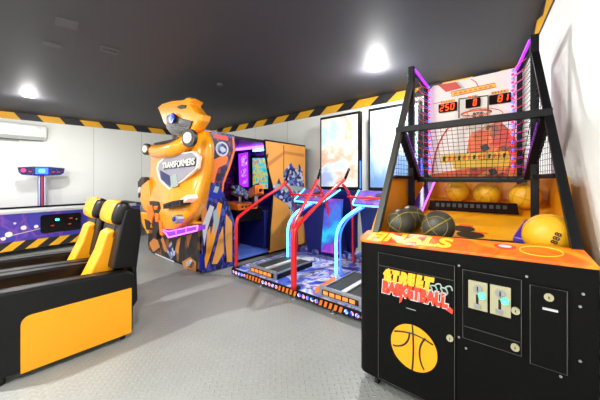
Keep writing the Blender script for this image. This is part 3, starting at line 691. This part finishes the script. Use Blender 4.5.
# red rails
def rail(name, pts, r=.025, m='red_paint', n=5): return MB().tube(smooth_path(pts, n), r, m, 10).build(name, t, label='red tubular rail')
rail('rail', [(-3.44, 2.56, .13), (-3.44, 2.56, .5), (-3.44, 2.57, .82), (-3.42, 2.66, .93), (-3.37, 3.05, 1.16), (-3.32, 3.38, 1.32), (-3.30, 3.5, 1.42)])
rail('rail', [(-2.24, 2.50, .13), (-2.24, 2.50, .5), (-2.24, 2.50, .78), (-2.28, 2.56, .9), (-2.42, 2.95, 1.13), (-2.55, 3.30, 1.32), (-2.62, 3.5, 1.45)])
rail('rail', [(-2.21, 2.50, .13), (-2.21, 2.50, .5), (-2.21, 2.50, .78), (-2.20, 2.56, .9), (-2.17, 2.95, 1.15), (-2.14, 3.30, 1.36), (-2.13, 3.5, 1.45)])
rail('rail', [(-1.04, 2.56, .13), (-1.04, 2.56, .5), (-1.04, 2.57, .82), (-1.10, 2.66, .93), (-1.25, 3.05, 1.16), (-1.40, 3.38, 1.36), (-1.45, 3.5, 1.45)])
for x in (-3.30, -2.62, -2.13, -1.45):
    MB().tube([(x, 3.50, 1.44), (x+(.02 if x != -2.13 else .05), 3.56, 1.62)], .02, 'black_metal', 10).build('grip', t, label='black rubber grip')
    s = 1 if x in (-3.30, -2.13) else -1
    rail('rear_rail', [(x, 3.46, 1.38), (x, 3.58, 1.30), (x, 3.72, 1.1), (x-.03*s, 3.80, .8), (x-.06*s, 3.86, .4), (x-.07*s, 3.9, .13)], .02)
for x0, x1 in ((-3.33, -2.60), (-2.15, -1.43)):
    rail('cross_rail', [(x0, 3.62, 1.20), ((x0+x1)/2, 3.64, 1.19), (x1, 3.62, 1.2)], .018)
for x in (-3.44, -2.225, -1.04): MB().disc((x, 2.555 if x != -2.225 else 2.55, .131), Z_, .05, .012, 'black_metal', 14).build('rail_base', t)

# ---------------------------------------------------------------- street basketball machine
def R(y): return .215-.22*(y-1.8)
LX = -.982; RISE = .036
t = thing('basketball_game_machine', (-.36, 2.5, 0), 'black and orange street basketball machine with wire net and scoreboard', 'arcade machine')
# base body
r = .07
def foot_outline(z, inset=0):
    a = [V((LX+inset+r-r*math.cos(q), 1.8+inset+r-r*math.sin(q), z)) for q in [PI/2*i/6 for i in range(7)]]
    return a+[V((R(1.8)-inset, 1.8+inset, z)), V((.082-inset, 3.2, z)), V((LX+inset, 3.2, z))]
b = MB(); b.prism(foot_outline(.085), (0, 0, .92), 'black_paint')
for v in b.bm.verts:
    if v.co.z > .9: v.co.z += RISE*(v.co.x-LX)
b.prism(foot_outline(.06, .03), (0, 0, .025), 'black_metal'); b.build('cabinet', t)
# ledge
b = MB(); lo = foot_outline(1.005, -.004); 

n8 = [V((LX, 1.96, 1.005))]+lo[:8]+[V((R(1.96), 1.96, 1.005))]
def ledge_top(p): return V((p.x, p.y, 1.022+RISE*(p.x-LX)+(p.y-1.8)*.28))
vb = [b.bm.verts.new(V((p.x, p.y, 1.005+RISE*(p.x-LX)))) for p in n8]; vt = [b.bm.verts.new(ledge_top(p)) for p in n8]
b.face(vt, 'art_ledge'); b.face(list(reversed(vb)), 'black_paint')
for i in range(len(n8)): b.face([vb[i], vb[(i+1) % len(n8)], vt[(i+1) % len(n8)], vt[i]], 'art_ledge')
led = b.build('ledge', t, label='glossy orange ledge reading FINALS', bevel=.004)
US = V((0, 1, .28)).normalized()
def LT(x, y, o=.001): return V((x, y, 1.022+RISE*(x-LX)+(y-1.8)*.28+o))
MB().text('FINALS', .165, LT(-.655, 1.818), V((1, 0, RISE)), US, 'finals_yellow', .001, .007, sx=1.05).build('lettering', led, label='yellow FINALS lettering')
NS = X_.cross(US)
for x, r1, r2, m in ((-.56, .035, .02, 'board_red'), (-.13, .05, .03, 'logo_red'), (-.13, .03, .015, 'silver_print')):
    MB().disc(LT(x, 1.90, .001 if m != 'silver_print' else .003), NS, r1, .002, m, 20, ry=r2, up=US).build('emblem', led)
MB().tube([LT(.02+.085*math.cos(q), 1.885+.05*math.sin(q), .002) for q in [2*PI*k/24 for k in range(24)]], .0035, 'board_yellow', 4, closed=True).build('emblem', led)
# doors
def dpanel(x0, x1, z0, z1, name, lab, d=.012):
    o = MB().box(x0, x1, 1.8-d, 1.8+.002, z0, z1, 'black_paint').build(name, t, lab, bevel=.003)
    MB().tube([(x0+.001, 1.8-d, z0), (x1, 1.8-d, z0), (x1, 1.8-d, z1), (x0+.001, 1.8-d, z1)], .0022, 'edge_grey', 5, closed=True).build('door_edge_line', o)  # thin lighter line drawn round the door edge
    return o
fy = 1.788
# door 1 with printed logo
d1 = dpanel(-.82, -.355, .10, .955, 'door', 'black door with street basketball logo')
MB().box(-.815, -.36, fy-.001, fy, .868, .872, 'frame_grey').build('door_seam', d1)
b = MB()
def al(x, z): return V((x, fy-.001, z))
wv = []
b.text('STREET', .105, al(-.775, .775), V((1, 0, .02)), Z_, 'logo_yellow', .001, .010, shear=.15, sx=.86, align='LEFT')
b.text('BASKETBALL', .10, al(-.79, .70), V((1, 0, .02)), Z_, 'silver_print', .0006, .014, shear=.1, sx=.70, align='LEFT')
b.text('BASKETBALL', .10, al(-.79, .70), V((1, 0, .02)), Z_, 'logo_red', .0012, .008, shear=.1, sx=.70, align='LEFT')
b.prism([al(-.785, .82), al(-.765, .85), al(-.74, .865), al(-.755, .84), al(-.735, .83), al(-.755, .82), al(-.77, .80)], (0, -.0015, 0), 'logo_yellow')
b.prism([al(-.67, .70), al(-.65, .70), al(-.66, .665), al(-.675, .65), (-.672, fy-.001, .68)], (0, -.0015, 0), 'logo_red')
b.prism([al(-.38, .715), al(-.362, .70), al(-.366, .675), al(-.40, .69)], (0, -.0015, 0), 'logo_red')
for k in range(4):
    pts = smooth_path([al(-.50+k*.028, .775-k*.004), al(-.475+k*.028, .79), al(-.485+k*.028, .81+(k % 2)*.012), al(-.46+k*.028, .815+(k % 2)*.018), al(-.45+k*.028, .80+(k % 2)*.01)], 3); b.tube(pts, .0045, 'logo_grey', 5)
b.box(-.63, -.57, fy-.002, fy, .632, .636, 'logo_grey')
b.build('logo', d1, label='yellow and red STREET BASKETBALL logo')
# printed ball emblem
ex, ez, er = -.588, .395, .142
b = MB(); b.disc((ex, fy, ez), (0, -1, 0), er, .002, 'panel_yellow', 40)
def ln(pts, w=.0055):
    b.tube([V((ex+er*x, fy-.002, ez+er*z)) for x, z in pts], w, 'ink_black', 5, cap=True)
ln([(-.03+.12*math.cos(PI/2*q)*0+.05*(1-q*q), q*.99) for q in [k/8 for k in range(-8, 9)]])
ln([(x, .32+.30*math.cos(x*1.35)) for x in [-.83+1.66*k/10 for k in range(11)]])
ln([(-.95+.80*math.cos(a), .58+.80*math.sin(a)) for a in [-1.5+1.55*k/10+.0 for k in range(11)] if (-.95+.80*math.cos(a))**2+(.58+.80*math.sin(a))**2 < .99])
ln([(1.02-.74*math.cos(a), -.12+.98*math.sin(a)) for a in [-1.15+2.0*k/14 for k in range(15)] if (1.02-.74*math.cos(a))**2+(-.12+.98*math.sin(a))**2 < .99])
b.build('ball_emblem', d1, label='flat yellow basketball emblem')
def lock(x, z, par, r=.018): MB().cyl((x, fy+.004, z), (x, fy-.012, z), r, 'pale_metal', 20).box(x-.002, x+.002, fy-.0135, fy-.012, z-.006, z+.006, 'ink_black').build('lock', par, label='round silver lock')
lock(-.378, .535, d1)
# coin door
d2 = dpanel(-.315, -.055, .56, .945, 'door', 'black coin door'); 
MB().box(-.31, -.06, fy-.001, fy, .626, .630, 'frame_grey').build('door_seam', d2)
for x in (-.285, -.185):
    b = MB(); b.box(x, x+.088, fy-.012, fy, .742, .895, 'pale_metal'); c = MB
    b.disc((x+.044, fy-.012, .858), (0, -1, 0), .021, .008, 'steel', 20); b.box(x+.041, x+.047, fy-.022, fy-.019, .845, .871, 'ink_black')
    b.box(x+.036, x+.048, fy-.014, fy-.012, .775, .825, 'ink_black'); b.box(x+.025, x+.055, fy-.02, fy-.012, .755, .775, 'steel')
    m_ = b.build('coin_slot', d2, label='pale metal coin slot plate', bevel=.002)
    MB().disc((x+.064, fy-.012, .825), (0, -1, 0), .017, .010, 'led_green', 16).disc((x+.064, fy-.0225, .825), (0, -1, 0), .007, .004, 'led_cyan', 12).build('reject_button', m_, label='glowing green button')
lock(-.078, .785, d2); lock(-.08, .598, d2)
d3 = dpanel(-.022, .112, .54, .93, 'door', 'narrow black door with one lock'); lock(.048, .888, d3)
MB().box(.025, .080, fy-.012, fy, .826, .834, 'silver_print').build('bill_slot', d3, label='thin silver slot')
b = MB()
for x, z in ((-.335, .96), (-.035, .965), (.165, .93), (-.335, .55), (.155, .87), (.155, .62), (.09, .52), (-.30, .5)): b.cyl((x, 1.80, z), (x, 1.795, z), .006, 'steel', 10)
b.build('bolt', t)
for x, y in ((-.86, 1.87), (.12, 1.87), (-.86, 3.0), (-.15, 3.0)):
    w = MB().cyl((x-.012, y, .03), (x+.012, y, .03), .03, 'rubber', 16).build('caster', t); MB().box(x-.018, x+.018, y-.015, y+.02, .035, .065, 'steel').build('bracket', w)
# alley: concave deck
def RI(y): return .16-.068*(y-2)
def AZ(y): return 1.015+max(0, y-2.3)*.29
def A(px, py):
    """where the sight line through a pixel meets the sloping alley"""
    y = 1.9
    while y < 3.17 and aty(px, py, y).z > AZ(y): y += .005
    return V((aty(px, py, y).x, y, AZ(y)+.004))
ys = [1.97, 2.1, 2.2, 2.3, 2.35, 2.5, 2.65, 2.8, 2.95, 3.1, 3.18]
b = MB(); rows = []
for y in ys: rows.append([V((LX+.03+(RI(y)-LX-.03)*u/4, y, AZ(y))) for u in range(5)])
b.grid(rows, 'art_alley'); g = b.build('alley', t, label='yellow ball alley', solid=0)
b = MB()
def on_alley(px, py, r, rx, m):
    p = A(px, py)
    sl = .29 if p.y > 2.35 else 0
    b.disc(V((p.x, p.y, p.z-.002)), (0, -sl, 1), r, .003, m, 18, ry=rx, up=(1, 0, 0))
for px, py, r_, rx, m in ((463, 229, .05, .08, 'ink_black'), (470, 235, .05, .09, 'ink_black'), (490, 241, .05, .055, 'ink_black'), (506, 243, .03, .03, 'ink_black'), (466, 226, .02, .05, 'board_orange'), (514, 245, .035, .04, 'purple_plastic'), (492, 241, .02, .02, 'purple_plastic'), (480, 233, .01, .05, 'board_orange')): on_alley(px, py, r_, rx, m)
b.build('floor_print', g, label='black and purple spots')
# slot plate across the alley
b = MB(); pts = [aty(430, 200, 2.83), aty(517, 203.5, 2.83), aty(519, 213.5, 2.77), aty(428, 208.5, 2.77)]; b.prism(pts, (0, .01, -.012), 'display_dark')
q = [aty(436, 203, 2.808), aty(510, 206, 2.808), aty(510, 209.5, 2.79), aty(436, 206.5, 2.79)]
for k in range(12):
    a = k/12; p0 = q[0].lerp(q[1], a); p1 = q[0].lerp(q[1], a+.05); p3 = q[3].lerp(q[2], a); p2 = q[3].lerp(q[2], a+.05)
    b.prism([p+V((0, -.003, .001)) for p in (p0, p1, p2, p3)], (0, -.002, .001), 'frame_grey')
b.build('ball_gate', t, label='dark strip across the alley')
# alley back and sides
b = MB(); b.prism([(LX+.03, 3.18, 1.0), (RI(3.18), 3.18, 1.0), (RI(3.18), 3.18, 1.5), (LX+.03, 3.18, 1.5)], (0, .02, 0), 'alley_yellow'); b.build('alley_back', t)
b = MB(); b.prism([(LX+.02, 1.99, .98), (LX+.02, 3.2, .98), (LX+.02, 3.2, 1.47), (LX+.02, 2.28, 1.47), (LX+.02, 1.95, 1.03)], (.012, 0, 0), 'alley_yellow'); b.build('side_wall', t, label='left orange side wall')
b = MB(); b.prism([(RI(1.99)+.01, 1.99, .98), (RI(3.19)+.01, 3.19, .98), (RI(3.19)+.01, 3.19, 1.47), (RI(2.28)+.01, 2.28, 1.47), (RI(1.97)+.01, 1.97, 1.06)], (-.01, 0, 0), 'alley_yellow'); b.build('side_wall', t, label='right orange side wall')
b = MB(); b.prism([(-.88, 3.1, 1.45), (-.80, 3.1, 1.45), (-.80, 2.45, 1.06), (-.90, 2.45, 1.06)], (0, .03, -.02), 'purple_plastic'); b.tube([(-.80, 3.1, 1.44), (-.80, 2.5, 1.06)], .012, 'led_pink', 6); b.build('corner_ramp', t, label='purple corner strip')
b = MB(); b.prism([(-.12, 2.35, 1.02), (.02, 2.30, 1.02), (.02, 2.55, 1.14), (-.06, 2.55, 1.12)], (0, 0, .05), 'purple_plastic'); b.build('corner_ramp', t, label='purple wedge by the yellow ball', bevel=.01)
# frame posts
def bar(pts, w, m='black_metal', name='frame_bar', lab=None, d=None):
    """square section bar"""
    p, q = V(pts[0]), V(pts[1]); tt = (q-p).normalized(); sx = V((1, 0, 0)); sx = (sx-tt*tt.dot(sx)); 
    if sx.length < .2: sx = V((0, 1, 0))-tt*tt.y
    sx.normalize(); sy = tt.cross(sx); d = d or w
    b = MB(); b.prism([p-sx*w/2-sy*d/2, p+sx*w/2-sy*d/2, p+sx*w/2+sy*d/2, p-sx*w/2+sy*d/2], q-p, m); return b.build(name, t, lab, bevel=.003)
def SX2(y, side): return (-.905 if side < 0 else R(y)-.02)
for s in (-1, 1):
    nm = 'left' if s < 0 else 'right'
    bar([(SX2(1.93, s), 1.93, 1.03), (SX2(2.70, s), 2.70, 2.39)], .045, 'black_metal' if s > 0 else 'frame_grey', 'slanted_post')
    bar([(SX2(2.71, s), 2.71, 1.0), (SX2(2.71, s), 2.71, 2.53)], .05, 'black_metal', 'upright_post')
    bar([(SX2(3.19, s)+(0 if s < 0 else 0), 3.19, 1.0), (SX2(3.19, s), 3.19, 2.46)], .04, 'black_metal', 'rear_post')
    bar([(SX2(2.71, s), 2.71, 2.52), (SX2(3.19, s), 3.19, 2.46)], .04, 'black_metal', 'top_rail')
    bar([(SX2(2.72, s)-s*.025, 2.72, 2.505), (SX2(3.17, s)-s*.025, 3.17, 2.445)], .02, 'led_purple', 'purple_glow_bar', 'dim purple reflection along the net side bar')
    bar([(SX2(2.28, s), 2.28, 1.475), (SX2(3.19, s), 3.19, 1.475)], .03, 'black_metal', 'side_rail')
    # swing frame side bar and its dim purple reflection, built as a thin glowing bar
    bar([(SX2(2.41, s)-s*.01, 2.43, 1.87), (SX2(2.80, s)-s*.02, 2.82, 1.47)], .06, 'black_metal', 'net_side_bar')
    bar([(SX2(2.45, s)-s*.045, 2.48, 1.84), (SX2(2.78, s)-s*.05, 2.82, 1.50)], .008, 'neon_and_reflection', 'purple_glow_bar', 'dim purple reflection along the net side bar')
    # side wire mesh
    b = MB(); ww = .0022
    def q(y, z): return V((SX2(y, s), y, z))
    y = 2.34
    while y < 3.17:
        zt = 1.03+(y-1.93)*1.766 if y < 2.68 else 2.50-(y-2.71)*.12
        zt = min(zt, 2.5-.12*max(0, y-2.71)); b.tube([q(y, 1.48), q(y, zt)], ww, 'black_metal', 4, cap=False); y += .038
    z = 1.51
    while z < 2.46:
        y0 = 1.93+(z-1.03)/1.766; b.tube([q(max(y0, 2.2), z), q(3.18, z)], ww, 'black_metal', 4, cap=False); z += .038
    b.build('wire_mesh', t, label=nm+' side wire mesh')
    # light strips beside the backboard, their reflected streaks built as glowing rods
    b = MB(); b2 = MB(); xx = -.87 if s < 0 else R(3.16)-.075
    n = 26
    for k in range(n):
        z = 1.54+.90*k/(n-1); m = 'led_blue' if k % 2 else 'led_red'
        b.sphere((xx, 3.15, z), .012, m, 8)
        if k % 2 == 0: b2.tube([(xx-(-s)*.0+s*.005, 3.13, z+.018), (xx+s*.03, 3.0, z+.018), (SX2(2.86, s)-s*.02, 2.86, z+.018)], .0035, 'streak_glow' , 5)
        else: b2.tube([(xx+s*.005, 3.13, z), (SX2(3.0, s)-s*.02, 3.0, z)], .003, 'neon_and_reflection', 5)
    b.build('light_strip', t, label='strip of red and blue lights'); b2.build('reflection_streaks', t, label='rows of thin red reflected streaks')
bar([(-.93, 2.40, 1.885), (R(2.4)+.0, 2.40, 1.885)], .05, 'black_metal', 'cross_bar', d=.05)
bar([(-.88, 2.82, 1.455), (R(2.82)-.04, 2.82, 1.455)], .045, 'black_metal', 'cross_bar', d=.05)
b = MB(); b.tube([(-.84, 2.795, 1.462), (R(2.8)-.08, 2.795, 1.462)], .006, 'dark_slot', 6); 
for k in range(14): b.box(-.82+k*.055, -.79+k*.055, 2.79, 2.797, 1.458, 1.466, 'frame_grey')
b.build('net_label', t, label='row of small grey marks')
# front wire net
b = MB(); 
def W(u, v):   # u across, v 0 top..1 bottom
    y = 2.42+.39*v; z = 1.87-.40*v; return V((SX2(y, -1)*(1-u)+SX2(y, 1)*u, y, z))
for k in range(1, 24): b.tube([W(k/24, 0), W(k/24, 1)], .0022, 'black_metal', 4, cap=False)
for k in range(1, 14): b.tube([W(0.01, k/14), W(.99, k/14)], .0022, 'black_metal', 4, cap=False)
b.build('wire_mesh', t, label='front wire net')
# backboard with print
Y3 = 3.18
b = MB()
outl = [aty(x, y, Y3) for x, y in ((428, 182), (428, 92), (433, 86), (520, 67), (525, 70), (525, 182))]
for p in outl: p.z = max(p.z, 1.47)
b.prism(outl, (0, .015, 0), 'board_white')
bb = b.build('backboard', t, label='white printed backboard')
b = MB(); YP = Y3-.002
def bp(pts, m, e=.003, o=0): b.prism([aty(x, y, YP-o) for x, y in pts], (0, -e, 0), m)
bp([(438, 85), (456, 82), (462, 88), (446, 92)], 'board_red'); bp([(456, 82), (459, 82), (465, 88), (462, 88)], 'silver_print', o=.001)
bp([(451, 92), (495, 83), (496, 87), (452, 96.5)], 'board_yellow'); 
for a in range(8): bp([(454+a*5, 93.0-a*1.03), (457+a*5, 92.4-a*1.03), (457+a*5, 93.8-a*1.03), (454+a*5, 94.6-a*1.03)], 'board_orange', .002, .004)
def pl(pts, m, w=.004): b.tube([aty(x, y, YP-.003) for x, y in pts], w, m, 5, cap=False)
pl([(451, 92), (495, 83), (496, 87), (452, 96.5), (451, 92)], 'board_red', .003)
pl([(459, 118), (459, 99), (488, 95.5), (488, 117)], 'ink_black', .006)
pl([(471, 79), (476, 82), (478, 86)], 'board_red', .003)
pl([(433, 104), (450, 100)], 'board_red', .003); pl([(500, 97), (522, 93)], 'board_red', .003)
arcp = [(432+36*(1-math.cos(a)), 180-62*math.sin(a)) for a in [PI*.5*k/10 for k in range(11)]]; pl(arcp, 'board_red', .007)
pl([(500-1+18*math.cos(a)*1-14, 113+5*math.sin(a)) for a in [2*PI*k/20 for k in range(21)]], 'board_red', .003)
bp([(432, 182), (432, 174), (470, 168), (524, 168), (524, 182)], 'board_orange')
bp([(466, 178), (467, 150), (470, 134), (486, 126), (500, 121), (512, 132), (519, 146), (524, 152), (524, 181), (480, 181)], 'art_basket', o=.002)
bp([(468, 140), (488, 130), (490, 150), (470, 152)], 'board_orange', o=.004); bp([(500, 124), (509, 132), (516, 144), (505, 147), (498, 136)], 'board_red', o=.004)
bp([(441, 155), (508, 151), (510, 158), (441, 163)], 'board_yellow', o=.006); bp([(452, 161), (512, 158), (510, 166), (454, 169)], 'board_yellow', o=.006)
for a in range(13): bp([(443+a*5, 157-a*.3), (446+a*5, 156.6-a*.3), (445+a*5, 161-a*.3), (443+a*5, 161.3-a*.3)], 'board_orange' if a % 3 else 'ink_black', o=.010)
for k, (x, y) in enumerate(((470, 172), (488, 170), (500, 175), (478, 160), (492, 141), (480, 146), (505, 160))): bp([(x, y), (x+7, y-2), (x+10, y+3), (x+3, y+6)], 'ink_black' if k % 2 else 'board_red', o=.005)
b.build('board_print', bb, label='orange and yellow basketball artwork')
# score displays
SEG = {'0': 'abcdef', '1': 'bc', '2': 'abged', '5': 'afgcd', '8': 'abcdefg', '-': ''}
def digit(b, ch, o, w, h, m='led_digit'):
    o = V(o); s = w*.13; sl = .12
    def q(x, z): return o+V((x*w+z*h*sl, 0, z*h))
    S = {'a': ((0, 1), (1, 1)), 'b': ((1, .5), (1, 1)), 'c': ((1, 0), (1, .5)), 'd': ((0, 0), (1, 0)), 'e': ((0, 0), (0, .5)), 'f': ((0, .5), (0, 1)), 'g': ((0, .5), (1, .5))}
    for k in SEG[ch]:
        a, c = S[k]; b.tube([q(*a).lerp(q(*c), .06), q(*a).lerp(q(*c), .94)], .0055, m, 6)
for (x0, y0, x1, y1, txt, title) in ((438.5, 104.5, 456.5, 102, '250', 'SCORE'), (465.5, 99.5, 480, 97.5, '-0', 'BEST'), (489, 95.5, 511, 92, '81', 'TIME')):
    p = aty(x0, y0, 3.15); q_ = aty(x1, y1, 3.15); hh = .085
    d = MB().box(p.x, q_.x, 3.15, 3.178, p.z-hh, p.z, 'display_dark').build('score_display', bb, label=None, bevel=.002)
    wdt = q_.x-p.x; slots = {'250': (.10, .39, .68), '-0': (None, .55), '81': (.42, .68)}[txt]
    for ch, sl_ in zip(txt, slots):
        if sl_ is None: continue
        b = MB(); digit(b, ch, (p.x+wdt*sl_, 3.147, p.z-hh+.013), wdt*.16, .058); b.build('digit', d, label='glowing orange digit '+ch)
    b = MB(); b.box(p.x+.015, q_.x-.02, 3.172, 3.178, p.z+.012, p.z+.036, 'logo_yellow')
    for k in range(5): b.box(p.x+.022+k*(q_.x-p.x-.05)/5, p.x+.030+k*(q_.x-p.x-.05)/5, 3.170, 3.172, p.z+.016, p.z+.032, 'board_red')
    b.build('caption', bb)
# hoop
hc = aty(476, 113, 3.02)
MB().tube([hc+V((.115*math.cos(a), .115*math.sin(a), 0)) for a in [2*PI*k/28 for k in range(28)]], .008, 'board_orange', 8, closed=True).build('hoop', bb, label='orange hoop')
b = MB()
for k in range(12):
    for dr in (1, -1):
        b.tube([hc+V((.115*(1-.35*v)*math.cos(2*PI*k/12+dr*v*1.0), .115*(1-.35*v)*math.sin(2*PI*k/12+dr*v*1.0), -.16*v)) for v in (0, .33, .66, 1)], .0022, 'net_cord', 4, cap=False)
b.build('hoop_net', bb, label='white cord hoop net')
MB().box(hc.x-.04, hc.x+.04, 3.13, 3.18, hc.z-.03, hc.z+.03, 'ink_black').build('hoop_bracket', bb)

# ---------------------------------------------------------------- balls
def ball(px, py, y, r, m, lab, rot=(0, 0, 0), seam=None, mark=None, grp=None):
    seam = seam or ('ball_seam' if m == 'ball_yellow' else 'ball_stripe'); c = aty(px, py, y); b = MB(); E = Matrix.Rotation(rot[0], 3, 'X') @ Matrix.Rotation(rot[1], 3, 'Y') @ Matrix.Rotation(rot[2], 3, 'Z')
    c.z = AZ(c.y)+r*1.02 if c.y < 2.35 else AZ(c.y)+r*1.06
    b.sphere(c, r, m, 40)
    rr = r*.9985; T = [2*PI*k/48 for k in range(48)]; w = r*.022
    def ring(fn, closed=True): b.tube([c+E @ (V(fn(a)).normalized()*rr) for a in T], w, seam, 5, closed=True)
    if not mark: ring(lambda a: (math.cos(a), math.sin(a), 0))
    if m == 'ball_dark': w *= 2.2
    ring(lambda a: (math.cos(a), 0, math.sin(a)))
    w = r*.02
    for s in ((-1, 1) if not mark else (1,)): ring(lambda a: (s*(.62+.16*math.cos(2*a)), .72*math.cos(a), .72*math.sin(a)))
    if mark:
        d = (O3-c).normalized(); rg = d.cross(Z_)*-1; rg.normalize(); up_ = d.cross(rg); 
        ang = math.radians(70); R2 = rg*math.cos(ang)+up_*math.sin(ang); U2 = d.cross(R2)
        for i, ch in enumerate(mark):
            q = (d+rg*(.28+.0*i)+up_*(-.12-.0*i)+R2*(i-1)*.2).normalized()
            rt = (R2-q*q.dot(R2)).normalized(); u3 = q.cross(rt)
            b.text(ch, r*.34, c+q*r*1.0-u3*r*.1, rt, u3, 'ink_black', .0006, .001)
    o = b.build('basketball'); tag(o, lab, 'basketball', grp)
BY, BD = 'ball_yellow', 'ball_dark'
ball(401, 222, 1.995+.115, .105, BD, 'dark basketball at the left end of the front trough', (.4, .5, 1.0))
ball(411, 216, 2.34, .105, BD, 'dark basketball behind the leftmost one, partly hidden', (1.0, .2, .3))
ball(438, 228, 2.11, .108, BD, 'dark basketball third from left, nearest the word on the ledge', (.2, .9, 1.4))
ball(548.5, 238, 2.11, .12, BY, 'large yellow basketball with printed digits at the right end of the trough', (.3, .4, .2), mark='888')
ball(457, 194, 3.05, .105, BY, 'yellow basketball at the back of the alley, left of three', (.5, 1.2, .2))
ball(487, 194, 3.0, .105, BY, 'yellow basketball at the back of the alley, middle of three', (1.0, .5, 1.0))
ball(525, 195, 2.95, .108, BY, 'yellow basketball at the back of the alley, right of three', (.2, .3, .8))

# ---------------------------------------------------------------- camera, world, view
cam = bpy.data.cameras.new('camera'); co = bpy.data.objects.new('camera', cam); C.objects.link(co)
co.location = (0, 0, EYE); co.rotation_euler = (PI/2, 0, yaw); cam.sensor_width = 36; cam.lens = 36*f/600; cam.shift_y = -(200-HY)/600; cam.clip_start = .05
bpy.context.scene.camera = co
w = bpy.data.worlds.new('world'); bpy.context.scene.world = w; w.use_nodes = True
w.node_tree.nodes['Background'].inputs[0].default_value = (.8, .85, 1, 1); w.node_tree.nodes['Background'].inputs[1].default_value = .3
vs = bpy.context.scene.view_settings; vs.view_transform = 'Standard'; vs.look = 'None'; vs.gamma = 1; vs.exposure = 0.08; vs.use_curve_mapping = False
